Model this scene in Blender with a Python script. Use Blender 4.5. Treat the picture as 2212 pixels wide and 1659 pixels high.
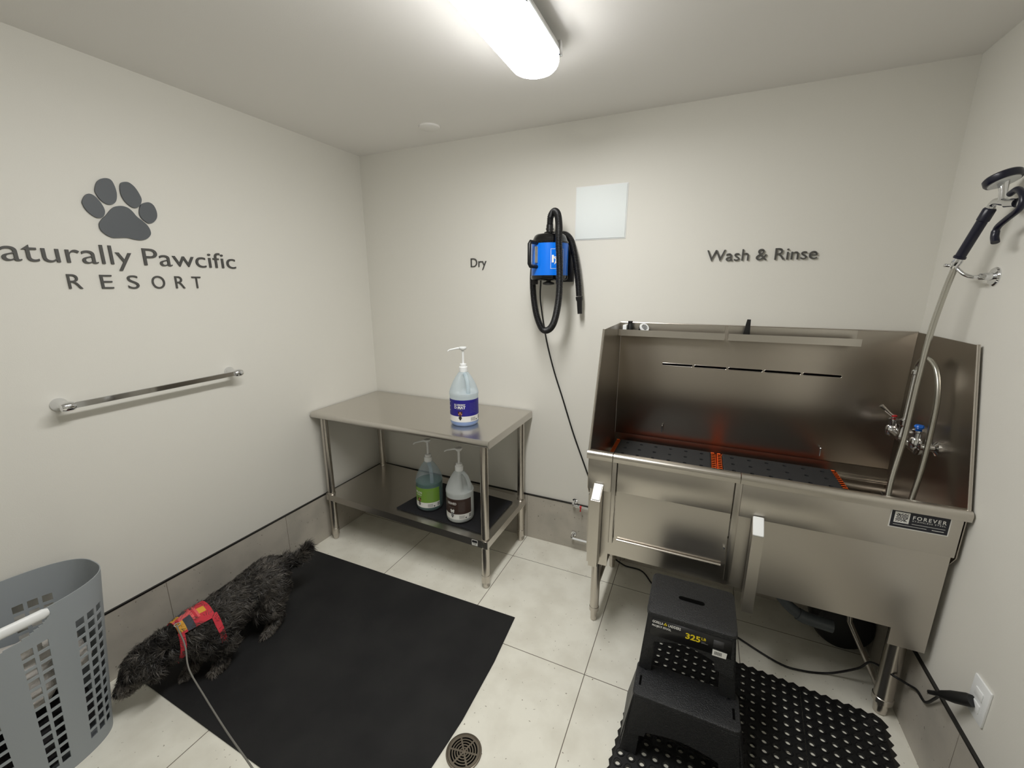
import bpy, bmesh, math, random
import numpy as np
from mathutils import Vector, Matrix
from mathutils.bvhtree import BVHTree
random.seed(7)
S = bpy.context.scene
for o in list(bpy.data.objects): bpy.data.objects.remove(o)
COL = S.collection
PI = math.pi
W, D, H, TB = 2.898, 3.3, 2.385, 0.30      # room width, depth, height, tile skirting height

# ------------------------------------------------------------------ camera, world, exposure
CAM = Vector((2.0808, -2.2414, 1.5822)); YAW, PITCH = -0.42566, -0.23071
fwd = Vector((math.sin(YAW)*math.cos(PITCH), math.cos(YAW)*math.cos(PITCH), math.sin(PITCH)))
right = Vector((math.cos(YAW), -math.sin(YAW), 0)); up = right.cross(fwd)
cam = bpy.data.objects.new('camera', bpy.data.cameras.new('camera')); COL.objects.link(cam)
cam.matrix_world = Matrix.Translation(CAM) @ Matrix((right, up, -fwd)).transposed().to_4x4()
cam.data.sensor_width = 36; cam.data.lens = 898.5/2212*36; cam.data.clip_start = 0.02
S.camera = cam
wd = bpy.data.worlds.new('world'); S.world = wd; wd.use_nodes = True
wd.node_tree.nodes['Background'].inputs[0].default_value = (.9, .92, 1, 1)
wd.node_tree.nodes['Background'].inputs[1].default_value = 0.05
vs = S.view_settings; vs.view_transform = 'Standard'; vs.look = 'None'; vs.gamma = 1; vs.use_curve_mapping = False
vs.exposure = 0.0
LAMP = 43.5                                   # strength of the diffuser of the ceiling lamp

# ------------------------------------------------------------------ materials
def lin(c):
    return tuple(((v/255+.055)/1.055)**2.4 if v/255 > .04045 else v/255/12.92 for v in c)
def mat(name, rgb, rough=.5, metal=0, spec=.5, **k):
    m = bpy.data.materials.new(name); m.use_nodes = True
    b = m.node_tree.nodes['Principled BSDF']
    b.inputs['Base Color'].default_value = (*lin(rgb), 1)
    b.inputs['Roughness'].default_value = rough; b.inputs['Metallic'].default_value = metal
    b.inputs['Specular IOR Level'].default_value = spec
    for a, v in k.items(): b.inputs[a.replace('_', ' ')].default_value = v
    return m
def nd(m, t, **k):
    n = m.node_tree.nodes.new(t)
    for a, v in k.items(): setattr(n, a, v)
    return n
def lk(m, a, b): m.node_tree.links.new(a, b)
def bsdf(m): return m.node_tree.nodes['Principled BSDF']
def noise(m, scale, detail=3, sc3=None, coord='Object'):
    tc = nd(m, 'ShaderNodeTexCoord'); mp = nd(m, 'ShaderNodeMapping')
    lk(m, tc.outputs[coord], mp.inputs[0])
    if sc3: mp.inputs['Scale'].default_value = sc3
    n = nd(m, 'ShaderNodeTexNoise'); n.inputs['Scale'].default_value = scale; n.inputs['Detail'].default_value = detail
    lk(m, mp.outputs[0], n.inputs[0]); return n
def bump(m, h, strength=.2, dist=.001):
    b = nd(m, 'ShaderNodeBump'); b.inputs['Strength'].default_value = strength; b.inputs['Distance'].default_value = dist
    lk(m, h, b.inputs['Height']); lk(m, b.outputs[0], bsdf(m).inputs['Normal'])
def ramp(m, f, c0, c1, p0=0, p1=1):
    r = nd(m, 'ShaderNodeValToRGB'); e = r.color_ramp.elements
    e[0].position = p0; e[1].position = p1; e[0].color = (*lin(c0), 1); e[1].color = (*lin(c1), 1)
    lk(m, f, r.inputs[0]); return r

def paint(name, rgb):
    m = mat(name, rgb, .55, spec=.35); n = noise(m, 260, 2); bump(m, n.outputs[0], .25, .0006); return m
M = {}
M['wall'] = paint('wall_paint', (225, 223, 215))
M['ceil'] = paint('ceiling_paint', (240, 238, 234))
def steel(name, rgb, rough, streak, axis='x', bs=.1, fq=260):
    m = mat(name, rgb, rough, 1); b = bsdf(m)
    n = noise(m, 1, 4, {'x': (2, fq, fq), 'y': (fq, 2, fq), 'z': (fq, fq, 2)}[axis])
    r = nd(m, 'ShaderNodeMapRange'); r.inputs['To Min'].default_value = rough-streak; r.inputs['To Max'].default_value = rough+streak
    lk(m, n.outputs[0], r.inputs[0]); lk(m, r.outputs[0], b.inputs['Roughness'])
    bump(m, n.outputs[0], bs, .0004)
    return m
M['steel'] = steel('brushed_steel', (198, 193, 185), .3, .004, bs=.0)
M['steel_splash'] = steel('brushed_splash_steel', (174, 167, 157), .29, .03, bs=.16, fq=1500)
M['steel_top'] = steel('satin_table_steel', (208, 204, 198), .28, .004, bs=.0)
M['tube'] = mat('polished_steel_tube', (200, 194, 186), .26, 1)
M['chrome'] = mat('chrome', (225, 226, 228), .06, 1)
M['hose'] = mat('flexible_steel_hose', (190, 188, 180), .25, 1)
M['black'] = mat('black_plastic', (16, 16, 18), .42)
M['gloss_black'] = mat('glossy_black_plastic', (10, 10, 11), .12)
M['navy'] = mat('dark_blue_rubber_grip', (16, 18, 38), .3)
M['cord'] = mat('black_cord', (14, 14, 15), .5)
M['trim'] = mat('black_metal_edge_trim', (22, 20, 19), .4)
M['white'] = mat('white_plastic', (238, 240, 240), .35)
M['panel'] = mat('white_hatch', (238, 244, 244), .65, spec=.3)
M['letter'] = mat('charcoal_lettering', (74, 73, 70), .5)
M['paw'] = mat('slate_grey_emblem', (84, 88, 92), .5)
M['blue'] = mat('blue_enamel', (0, 112, 226), .3)
M['red'] = mat('red_plastic', (190, 30, 36), .4)
M['orange'] = mat('orange_edge', (255, 108, 40), .4)
M['grey_plastic'] = mat('grey_blue_basket_plastic', (152, 158, 162), .5)
M['pvc'] = mat('grey_pipe', (92, 98, 102), .4)
M['white_print'] = mat('white_print', (232, 232, 228), .5)
M['dark_print'] = mat('dark_print', (40, 40, 44), .5)
M['grey_print'] = mat('grey_print', (125, 125, 125), .5)
M['faint_print'] = mat('faint_print', (60, 60, 62), .5)
M['yellow'] = mat('yellow_print', (232, 208, 20), .5)
M['badge'] = mat('badge_navy', (22, 24, 36), .35)
M['bronze'] = mat('drain_metal', (120, 112, 100), .38, .9)
M['hole_shade'] = mat('painted_hole_shade', (4, 4, 4), .9, spec=.05)  # flat black painted for the shade inside slots and drain
M['cloth'] = mat('white_towel', (205, 200, 194), .9)
M['cloth_dark'] = mat('dark_towel', (46, 44, 46), .9)
for k in ('cloth', 'cloth_dark'): bump(M[k], noise(M[k], 130, 4).outputs[0], .8, .004)
# speckled textured plastic of the stool
m = M['stool'] = mat('pebbled_black_plastic', (30, 31, 33), .36); bump(m, noise(m, 300, 3).outputs[0], 1, .003)
m = M['rubber'] = mat('black_rubber', (15, 15, 16), .5); bump(m, noise(m, 300, 2).outputs[0], .3, .0006)
m = M['mat'] = mat('black_floor_mat', (32, 32, 33), .75, spec=.3); n = noise(m, 700, 2); bump(m, n.outputs[0], .8, .001)
r = ramp(m, noise(m, 5, 3).outputs[0], (29, 29, 30), (38, 38, 38), .35, .7); lk(m, r.outputs[0], bsdf(m).inputs['Base Color'])
M['shelf_mat'] = mat('black_shelf_mat', (20, 20, 25), .8)
m = M['grate'] = mat('charcoal_grate', (44, 45, 47), .6); bump(m, noise(m, 500, 2).outputs[0], .4, .0008)

# floor tiles: square grid with thin dark joints and small pits
def tile(name, base, lo, joints, ax, off):
    m = mat(name, base, .38, spec=.4)
    tc = nd(m, 'ShaderNodeTexCoord'); sp = nd(m, 'ShaderNodeSeparateXYZ'); lk(m, tc.outputs['Object'], sp.inputs[0])
    js = []
    for a, o_ in zip(ax, off):
        p = .5969
        s = nd(m, 'ShaderNodeMath', operation='SUBTRACT'); s.inputs[1].default_value = o_ - 20*p - p/2; lk(m, sp.outputs[a], s.inputs[0])
        q = nd(m, 'ShaderNodeMath', operation='MODULO'); q.inputs[1].default_value = p; lk(m, s.outputs[0], q.inputs[0])
        t = nd(m, 'ShaderNodeMath', operation='SUBTRACT'); t.inputs[1].default_value = p/2; lk(m, q.outputs[0], t.inputs[0])
        u = nd(m, 'ShaderNodeMath', operation='ABSOLUTE'); lk(m, t.outputs[0], u.inputs[0])
        v = nd(m, 'ShaderNodeMath', operation='LESS_THAN'); v.inputs[1].default_value = joints; lk(m, u.outputs[0], v.inputs[0])
        js.append(v)
    j = js[0]
    if len(js) > 1:
        j = nd(m, 'ShaderNodeMath', operation='MAXIMUM'); lk(m, js[0].outputs[0], j.inputs[0]); lk(m, js[1].outputs[0], j.inputs[1])
    r1 = ramp(m, noise(m, 7, 5).outputs[0], lo, base, .35, .6)
    pit = noise(m, 75, 2); pr = ramp(m, pit.outputs[0], (255, 255, 255), (150, 143, 132), .70, .76)
    mx = nd(m, 'ShaderNodeMix', data_type='RGBA', blend_type='MULTIPLY'); mx.inputs[0].default_value = 1
    lk(m, r1.outputs[0], mx.inputs[6]); lk(m, pr.outputs[0], mx.inputs[7])
    m2 = nd(m, 'ShaderNodeMix', data_type='RGBA'); lk(m, j.outputs[0], m2.inputs[0]); lk(m, mx.outputs[2], m2.inputs[6])
    m2.inputs[7].default_value = (*lin((112, 104, 92)), 1)
    lk(m, m2.outputs[2], bsdf(m).inputs['Base Color'])
    return m
M['floor'] = tile('floor_tile', (240, 238, 226), (228, 225, 212), .0016, 'XY', (.578, -.229))
M['skirt_left'] = tile('skirting_tile_side', (186, 180, 169), (172, 167, 157), .0011, 'Y', (-.819,))
M['skirt_back'] = tile('skirting_tile_back', (186, 180, 169), (172, 167, 157), .0011, 'X', (.578,))

def emis(name, rgb, st):
    m = bpy.data.materials.new(name); m.use_nodes = True; nt = m.node_tree; nt.nodes.clear()
    e = nt.nodes.new('ShaderNodeEmission'); o = nt.nodes.new('ShaderNodeOutputMaterial')
    e.inputs[0].default_value = (*rgb, 1); e.inputs[1].default_value = st; nt.links.new(e.outputs[0], o.inputs[0]); return m
M['lamp'] = emis('lit_diffuser', (1, .99, .968), LAMP)
M['lamp_side'] = emis('lit_diffuser_side', (1, .99, .968), LAMP*.05)

def translucent(name, rgb, clear):
    m = mat(name, rgb, .25); nt = m.node_tree; b = bsdf(m)
    b.inputs['Subsurface Weight'].default_value = 0
    t = nt.nodes.new('ShaderNodeBsdfTranslucent'); t.inputs[0].default_value = (*lin(rgb), 1)
    c = nt.nodes.new('ShaderNodeBsdfTransparent'); c.inputs[0].default_value = (.93, .97, 1, 1)
    a = nt.nodes.new('ShaderNodeMixShader'); a.inputs[0].default_value = .45
    d = nt.nodes.new('ShaderNodeMixShader'); d.inputs[0].default_value = clear
    nt.links.new(b.outputs[0], a.inputs[1]); nt.links.new(t.outputs[0], a.inputs[2])
    nt.links.new(a.outputs[0], d.inputs[1]); nt.links.new(c.outputs[0], d.inputs[2])
    nt.links.new(d.outputs[0], nt.nodes['Material Output'].inputs[0]); return m
M['jug'] = translucent('cloudy_jug_plastic', (232, 242, 246), .46)
M['jug_white'] = translucent('milky_jug_plastic', (226, 230, 230), .3)
M['jug_green'] = translucent('clear_jug_plastic', (214, 228, 236), .72)
M['liq_blue'] = mat('blue_liquid', (62, 138, 232), .15)
M['liq_green'] = mat('dark_green_liquid', (4, 84, 68), .15)
M['liq_white'] = mat('white_liquid', (228, 228, 222), .3)

# ------------------------------------------------------------------ mesh helpers
class MB:
    def __init__(s, *mats): s.bm = bmesh.new(); s.mats = list(mats)
    def setm(s, faces, mi):
        for f in faces: f.material_index = mi
        return s
    def box(s, x0, x1, y0, y1, z0, z1, bev=0, mi=0, seg=2, rot=None):
        vs_ = [s.bm.verts.new((x, y, z)) for x in (x0, x1) for y in (y0, y1) for z in (z0, z1)]
        q = [(0,1,3,2), (4,6,7,5), (0,4,5,1), (2,3,7,6), (0,2,6,4), (1,5,7,3)]
        fs = [s.bm.faces.new([vs_[i] for i in f]) for f in q]
        for f in fs: f.material_index = mi
        if bev:
            es = list({e for f in fs for e in f.edges})
            r = bmesh.ops.bevel(s.bm, geom=es, offset=bev, segments=seg, affect='EDGES', profile=.5)
            for f in r['faces']: f.material_index = mi
        if rot:
            c, mt = rot
            allv = {v for f in s.bm.faces if any(v in vs_ for v in f.verts) for v in f.verts} if not bev else None
            for v in (allv or []): v.co = mt @ (v.co - Vector(c)) + Vector(c)
        return s
    def ring(s, c, t, r, n, ref=None):
        t = t.normalized(); a = (ref or Vector((0, 0, 1)))
        if abs(a.dot(t)) > .95: a = Vector((1, 0, 0)) if abs(t.x) < .9 else Vector((0, 1, 0))
        u = t.cross(a).normalized(); w = u.cross(t)
        return [s.bm.verts.new(c + (u*math.cos(k/n*2*PI) + w*math.sin(k/n*2*PI))*r) for k in range(n)]
    def loft(s, rings, mi=0, caps=True, closed=False):
        n = len(rings[0]); R = rings + ([rings[0]] if closed else [])
        for a, b in zip(R, R[1:]):
            for k in range(n):
                f = s.bm.faces.new((a[k], a[(k+1) % n], b[(k+1) % n], b[k])); f.material_index = mi
        if caps and not closed:
            for r in (rings[0], rings[-1]):
                try: f = s.bm.faces.new(r); f.material_index = mi
                except ValueError: pass
        return s
    def tube(s, pts, r, n=12, mi=0, caps=True, rr=None, closed=False):
        P = [Vector(p) for p in pts]; rings = []; prev = None
        L = len(P)
        for i, p in enumerate(P):
            if closed: t = P[(i+1) % L] - P[i-1]
            else: t = P[min(i+1, L-1)] - P[max(i-1, 0)]
            t.normalize()
            if prev is None:
                a = Vector((0, 0, 1))
                if abs(a.dot(t)) > .9: a = Vector((1, 0, 0))
                u = t.cross(a).normalized()
            else:
                u = prev - t*prev.dot(t); u.normalize()
            prev = u; w = u.cross(t); ra = rr[i] if rr else r
            rings.append([s.bm.verts.new(p + (u*math.cos(k/n*2*PI) + w*math.sin(k/n*2*PI))*ra) for k in range(n)])
        return s.loft(rings, mi, caps, closed)
    def cyl(s, a, b, r, r2=None, n=24, mi=0): return s.tube([a, b], r, n, mi, rr=[r, r if r2 is None else r2])
    def lathe(s, c, prof, n=32, mi=0, axis='z', caps=True):
        c = Vector(c); rings = []
        for r, h in prof:
            rg = []
            for k in range(n):
                a = k/n*2*PI; p = (r*math.cos(a), r*math.sin(a))
                v = {'z': (p[0], p[1], h), 'x': (h, p[0], p[1]), 'y': (p[0], h, p[1])}[axis] if isinstance(axis, str) else None
                if v is None:
                    v = axis @ Vector((p[0], p[1], h))
                rg.append(s.bm.verts.new(c + Vector(v)))
            rings.append(rg)
        return s.loft(rings, mi, caps)
    def prism(s, pts, fn, d0, d1, mi=0):
        a = [s.bm.verts.new(fn(u, v, d0)) for u, v in pts]; b = [s.bm.verts.new(fn(u, v, d1)) for u, v in pts]
        n = len(pts)
        fs = [s.bm.faces.new(a), s.bm.faces.new(list(reversed(b)))]
        for k in range(n): fs.append(s.bm.faces.new((a[k], b[k], b[(k+1) % n], a[(k+1) % n])))
        for f in fs: f.material_index = mi
        return s
    def ball(s, c, r, sc=(1, 1, 1), mi=0, n=16):
        g = bmesh.ops.create_uvsphere(s.bm, u_segments=n, v_segments=n//2+2, radius=r)
        for v in g['verts']: v.co = Vector(c) + Vector((v.co.x*sc[0], v.co.y*sc[1], v.co.z*sc[2]))
        for f in {f for v in g['verts'] for f in v.link_faces}: f.material_index = mi
        return s
    def text(s, txt, fn, width=None, height=None, size=1, depth=.0, bold=0, mi=0, space=1, d0=0, align='l', res=4):
        for vs_, fs in text_geo(txt, width, height, size, bold, space, align, res):
            add_flat(s.bm, vs_, fs, fn, d0, d0+depth, mi)
        return s
    def tilt(s, c, mt):
        for v in s.bm.verts: v.co = mt @ (v.co - Vector(c)) + Vector(c)
        return s
    def build(s, name, parent=None, smooth=35, fix=True):
        bm = s.bm
        if fix: bmesh.ops.recalc_face_normals(bm, faces=bm.faces)
        for f in bm.faces: f.smooth = True
        lim = math.radians(smooth)
        for e in bm.edges:
            if len(e.link_faces) != 2 or e.calc_face_angle(0) > lim: e.smooth = False
        me = bpy.data.meshes.new(name); 
        off = world_of(parent) if parent else Vector((0, 0, 0))
        for v in bm.verts: v.co -= off
        bm.to_mesh(me); bm.free()
        for m_ in s.mats: me.materials.append(M[m_] if isinstance(m_, str) else m_)
        o = bpy.data.objects.new(name, me); COL.objects.link(o)
        if parent: o.parent = parent
        return o
def world_of(o):
    v = Vector(o.location)
    while o.parent: o = o.parent; v += o.location
    return v
def text_geo(txt, width, height, size, bold, space, align, res):
    cu = bpy.data.curves.new('t', 'FONT'); cu.body = txt; cu.size = 1; cu.offset = bold; cu.space_character = space; cu.resolution_u = res
    ob = bpy.data.objects.new('t', cu); COL.objects.link(ob)
    dg = bpy.context.evaluated_depsgraph_get(); me = bpy.data.meshes.new_from_object(ob.evaluated_get(dg))
    P = np.array([v.co[:2] for v in me.vertices]); F = [tuple(p.vertices) for p in me.polygons]
    bpy.data.objects.remove(ob); bpy.data.curves.remove(cu); bpy.data.meshes.remove(me)
    x0, x1 = P[:, 0].min(), P[:, 0].max(); y1 = P[:, 1].max()
    sx = sy = size
    if width: sx = width/(x1-x0); sy = sx
    if height: sy = height/y1; sx = sx if width else sy
    P[:, 0] = (P[:, 0]-x0)*sx; P[:, 1] *= sy
    if align == 'c': P[:, 0] -= (x1-x0)*sx/2
    # islands grouped into glyphs by overlap in x
    n = len(P); par = list(range(n))
    def f(a):
        while par[a] != a: par[a] = par[par[a]]; a = par[a]
        return a
    for fc in F:
        for a in fc[1:]: par[f(a)] = f(fc[0])
    isl = {}
    for fc in F: isl.setdefault(f(fc[0]), []).append(fc)
    its = []
    for k, fl in isl.items():
        xs = [P[i, 0] for fc in fl for i in fc]; its.append([min(xs), max(xs), fl])
    its.sort(key=lambda t: t[0]); out = []
    for a, b, fl in its:
        if out and a < out[-1][1] - .35*(b-a): out[-1][1] = max(out[-1][1], b); out[-1][2] += fl
        else: out.append([a, b, list(fl)])
    return [(P, g[2]) for g in out]
def add_flat(bm, P, F, fn, d0, d1, mi):
    use = sorted({i for f in F for i in f}); A = {i: bm.verts.new(fn(P[i, 0], P[i, 1], d1)) for i in use}
    for f in F:
        try: q = bm.faces.new([A[i] for i in f]); q.material_index = mi
        except ValueError: pass
    if abs(d1-d0) > 1e-6:
        B = {i: bm.verts.new(fn(P[i, 0], P[i, 1], d0)) for i in use}; cnt = {}
        for f in F:
            for a, b in zip(f, f[1:]+f[:1]): cnt[(a, b)] = 1
        for a, b in cnt:
            if (b, a) not in cnt:
                q = bm.faces.new((A[a], A[b], B[b], B[a])); q.material_index = mi
def tag(o, label, cat, group=None):
    o['label'] = label; o['category'] = cat
    if group: o['group'] = group
    return o
def thing(name, loc, label, cat, group=None):
    o = bpy.data.objects.new(name, None); COL.objects.link(o); o.location = loc; o.empty_display_size = .05
    return tag(o, label, cat, group)
def struct(o): o['kind'] = 'structure'; return o
def smoothpts(pts, n=8):
    P = [Vector(p) for p in pts]; out = []
    Q = [2*P[0]-P[1]] + P + [2*P[-1]-P[-2]]
    for i in range(1, len(Q)-2):
        for k in range(n):
            t = k/n; a, b, c, d = Q[i-1:i+3]
            out.append(.5*((2*b) + (c-a)*t + (2*a-5*b+4*c-d)*t*t + (3*b-a-3*c+d)*t**3))
    return out + [P[-1]]
def resample(pts, step):
    P = [Vector(p) for p in pts]; out = [P[0]]; acc = 0
    for a, b in zip(P, P[1:]):
        L = (b-a).length; t = step-acc
        while t <= L: out.append(a + (b-a)*t/L); t += step
        acc = L-(t-step)
    return out
FX = lambda x: (lambda u, v, d: (x+d, u, v))       # on a plane facing +x : u=y, v=z
FY = lambda y: (lambda u, v, d: (u, y-d, v))       # on a plane facing -y
FZ = lambda z: (lambda u, v, d: (u, v, z+d))

# ------------------------------------------------------------------ the room
T = .12
struct(MB('floor').box(-T, W+T, -D-T, T, -.06, 0).build('floor'))
struct(MB('ceil').box(-T, W+T, -D-T, T, H, H+.08).build('ceiling'))
struct(MB('wall').box(-T, 0, -D-T, T, 0, H).build('wall_left'))
struct(MB('wall').box(W, W+T, -D-T, T, 0, H).build('wall_right'))
struct(MB('wall').box(0, W, 0, T, 0, H).build('wall_back'))
struct(MB('wall').box(0, W, -D-T, -D, 0, H).build('wall_front'))
struct(MB('skirt_left').box(0, .008, -D, 0, 0, TB-.004).build('baseboard_left'))
struct(MB('skirt_back').box(.008, W-.008, -.008, 0, 0, TB-.004).build('baseboard_back'))
struct(MB('skirt_left').box(W-.008, W, -D, 0, 0, TB-.004).build('baseboard_right'))
struct(MB('trim').box(0, .010, -D, 0, TB-.004, TB+.003).build('trim_1'))
struct(MB('trim').box(.010, W-.010, -.010, 0, TB-.004, TB+.003).build('trim_2'))
struct(MB('trim').box(W-.010, W, -D, 0, TB-.004, TB+.003).build('trim_3'))

# ceiling lamp
LX, LY1, LY0, LW = 1.482, -.655, -1.875, .17
lt = thing('ceiling_light', (LX, (LY0+LY1)/2, H), 'long white lit ceiling light with a rounded end', 'light')
MB('white').box(LX-.05, LX+.05, LY0+.05, LY1-.05, H-.035, H-.0005, .004).build('housing', lt)
def stadium(hw, y0, y1, n=14):
    return [(LX+hw*math.cos(a), y1-hw+hw*math.sin(a)) for a in [PI*k/n for k in range(n+1)]] + \
           [(LX+hw*math.cos(a), y0+hw+hw*math.sin(a)) for a in [PI+PI*k/n for k in range(n+1)]]
b = MB('lamp', 'lamp_side'); rings = []
for ins, dz in ((0, .0445), (0, .055), (.001, .066), (.005, .077), (.013, .086), (.024, .091), (.045, .093)):
    hw = LW/2 - ins
    rings.append([b.bm.verts.new((x, y, H-dz)) for x, y in stadium(hw, LY0+ins, LY1-ins)])
b.loft(rings[:3], 1, caps=False); b.loft(rings[2:], 0, caps=False); b.bm.faces.new(rings[-1])
b.build('diffuser', lt, 60)
b = MB('white')
b.loft([[b.bm.verts.new((x, y, z)) for x, y in stadium(hw, LY0-(hw-LW/2), LY1+(hw-LW/2))] for hw, z in ((LW/2-.004, H-.028), (LW/2+.002, H-.030), (LW/2+.0035, H-.042), (LW/2+.001, H-.0440))])
b.build('base_tray', lt)
for y in (-.735, -1.035, -1.40, -1.74):
    for sx in (1,):
        MB('chrome').box(*sorted((LX+sx*(LW/2-.003), LX+sx*(LW/2+.010))), y-.012, y+.012, H-.062, H-.022, .002).build('clip', lt)
# flat ceiling disc
b = MB('ceil').lathe((.703, -.235, H), [(.0, -.010), (.048, -.010), (.054, -.007), (.056, -.0)], 40)
tag(b.build('ceiling_disc'), 'flat white round cover on the ceiling near the back wall', 'ceiling cover')

# square hatch on the back wall
h = thing('access_panel', (1.56, 0, 1.82), 'plain white square access panel on the back wall above the dryer', 'panel')
MB('panel').box(1.433, 1.687, -.007, 0, 1.8215, 2.072, .002).build('door', h)
MB('white').box(1.428, 1.692, -.003, 0, 1.8165, 2.077, .001).build('frame', h)

# ------------------------------------------------------------------ wall lettering
def lettering(root, txt, fn, width, height, depth, bold=-.006, space=1):
    for P, F in text_geo(txt, width, height, 1, bold, space, 'l', 6):
        b = MB('letter'); add_flat(b.bm, P, F, fn, 0, depth, 0); b.build('letter', root)
r = thing('wall_sign_lettering', (0, -1.3, 1.66), 'dark grey raised lettering under the paw print reading Naturally Pawcific', 'sign')
# the capital N stands left of the frame
FL = lambda y0, z0: (lambda u, v, d: (d, y0+u, z0+v))
lettering(r, 'aturally', FL(-1.646, 1.664), .346, .069, .006)
lettering(r, 'Pawcific', FL(-1.262, 1.665), .370, .067, .006)
lettering(r, 'N', FL(-1.738, 1.664), .062, .067, .006)
r = thing('wall_sign_word', (0, -1.28, 1.573), 'dark grey widely spaced raised letters reading RESORT', 'sign')
for ch, y, w_ in (('R', -1.503, .038), ('E', -1.4115, .036), ('S', -1.329, .036), ('O', -1.248, .046), ('R', -1.163, .036), ('T', -1.096, .036)):
    lettering(r, ch, FL(y, 1.5735), w_, .051, .006)
r = thing('paw_emblem', (0, -1.3, 1.76), 'large slate grey raised paw print on the left wall', 'wall emblem')
pw = [[(-1.38,1.808),(-1.37,1.825),(-1.354,1.842),(-1.338,1.863),(-1.322,1.877),(-1.301,1.883),(-1.283,1.88),(-1.27,1.869),(-1.258,1.851),(-1.241,1.836),(-1.228,1.822),(-1.221,1.805),(-1.222,1.787),(-1.237,1.77),(-1.258,1.762),(-1.28,1.763),(-1.302,1.767),(-1.329,1.764),(-1.35,1.763),(-1.369,1.774),(-1.38,1.789)],
[(-1.415,1.881),(-1.405,1.9),(-1.393,1.91),(-1.379,1.907),(-1.366,1.891),(-1.357,1.87),(-1.356,1.852),(-1.365,1.834),(-1.38,1.829),(-1.395,1.836),(-1.409,1.852),(-1.415,1.869)],
[(-1.372,1.926),(-1.363,1.952),(-1.349,1.968),(-1.331,1.975),(-1.317,1.971),(-1.31,1.952),(-1.308,1.926),(-1.314,1.9),(-1.327,1.885),(-1.343,1.882),(-1.359,1.892),(-1.369,1.909)],
[(-1.294,1.951),(-1.288,1.967),(-1.274,1.974),(-1.26,1.973),(-1.245,1.959),(-1.234,1.935),(-1.231,1.916),(-1.241,1.893),(-1.258,1.882),(-1.274,1.888),(-1.288,1.904),(-1.295,1.926)],
[(-1.246,1.873),(-1.237,1.896),(-1.221,1.908),(-1.205,1.911),(-1.192,1.901),(-1.186,1.877),(-1.19,1.854),(-1.206,1.835),(-1.222,1.83),(-1.238,1.841),(-1.246,1.855)]]
for i, pl in enumerate(pw):
    L = len(pl); sp = []
    for k in range(L):
        a, b_, c, d = [Vector((*pl[(k+j-1) % L], 0)) for j in range(4)]
        for t in (0, .25, .5, .75):
            q = .5*((2*b_)+(c-a)*t+(2*a-5*b_+4*c-d)*t*t+(3*b_-a-3*c+d)*t**3); sp.append((q.x, q.y))
    MB('paw').prism(sp, lambda u, v, d: (d, u, v), 0, .007).build('pad' if i == 0 else 'toe', r)
r = thing('wall_sign_dry', (.85, 0, 1.69), 'small dark grey raised word Dry beside the blue dryer', 'sign')
lettering(r, 'Dry', lambda u, v, d: (.7975+u, -d, 1.693+v), .104, .050, .006)
r = thing('wall_sign_wash', (2.29, 0, 1.69), 'dark grey raised words Wash & Rinse above the tub', 'sign')
lettering(r, 'Wash & Rinse', lambda u, v, d: (2.072+u, -d, 1.697+v), .432, .049, .010)

# ------------------------------------------------------------------ towel bar
r = thing('towel_bar', (0, -1.3, 1.17), 'chrome towel bar on the left wall below the lettering', 'towel bar')
za, zb = 1.168, 1.176; ya, yb = -1.603, -.998
b = MB('chrome'); q = [(-.004, -.0095), (-.0025, -.011), (.0025, -.011), (.004, -.0095), (.004, .0095), (.0025, .011), (-.0025, .011), (-.004, .0095)]
b.loft([[b.bm.verts.new((.068+u, y, z+v)) for u, v in q] for y, z in ((ya-.004, za), (yb+.004, zb))]); b.build('bar', r)
for y, z in ((ya, za), (yb, zb)):
    MB('chrome').lathe((0, y, z), [(.024, 0), (.024, .005), (.020, .011), (.015, .022), (.0135, .045), (.0145, .058)], 28, axis='x').build('flange', r)
    MB('chrome').lathe((.068, y, z), [(.001, -.020), (.014, -.018), (.0175, -.008), (.0175, .008), (.014, .018), (.001, .020)], 24, axis='y').build('end_cap', r)

# ------------------------------------------------------------------ steel work table
TX0, TX1, TY0, TY1, TZ = .010, 1.200, -.583, -.012, .854
tb = thing('work_table', (.6, -.3, 0), 'stainless steel work table with lower shelf in the left corner', 'table')
pf = [(TY1, TZ), (TY0+.018, TZ)] + [(TY0+.018+.018*math.cos(a), TZ-.018+.018*math.sin(a)) for a in [PI/2+PI*k/10 for k in range(1, 10)]] + \
     [(TY0+.018, TZ-.036), (TY0+.034, TZ-.036), (TY0+.034, TZ-.03), (TY1-.02, TZ-.03), (TY1-.02, TZ-.038), (TY1, TZ-.038)]
b = MB('steel_top').prism(pf, lambda u, v, d: (d, u, v), TX0, TX1)
b.box(TX1-.001, TX1+.0015, TY0+.012, TY1, TZ-.040, TZ-.0005, 0)
b.build('tabletop', tb)
for x, y in ((.062, -.533), (1.152, -.533), (.062, -.062), (1.152, -.062)):
    l = MB('tube').lathe((x, y, 0), [(.021, .075), (.021, TZ-.032)], 28).build('leg', tb)
    zs = .318 - .03*(x-.06)/1.1
    MB('tube').lathe((x, y, 0), [(.0235, zs-.042), (.0245, zs-.04), (.0245, zs+.004), (.0235, zs+.006)], 28).build('collar', l)
    MB('bronze' if 0 else 'tube').lathe((x, y, 0), [(.012, 0), (.015, .003), (.019, .03), (.0225, .034), (.0225, .076), (.021, .078)], 28).build('foot', l)
b = MB('steel_top'); sy0, sy1 = -.555, -.040
def sz(x): return .318-.03*(x-.06)/1.1
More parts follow.
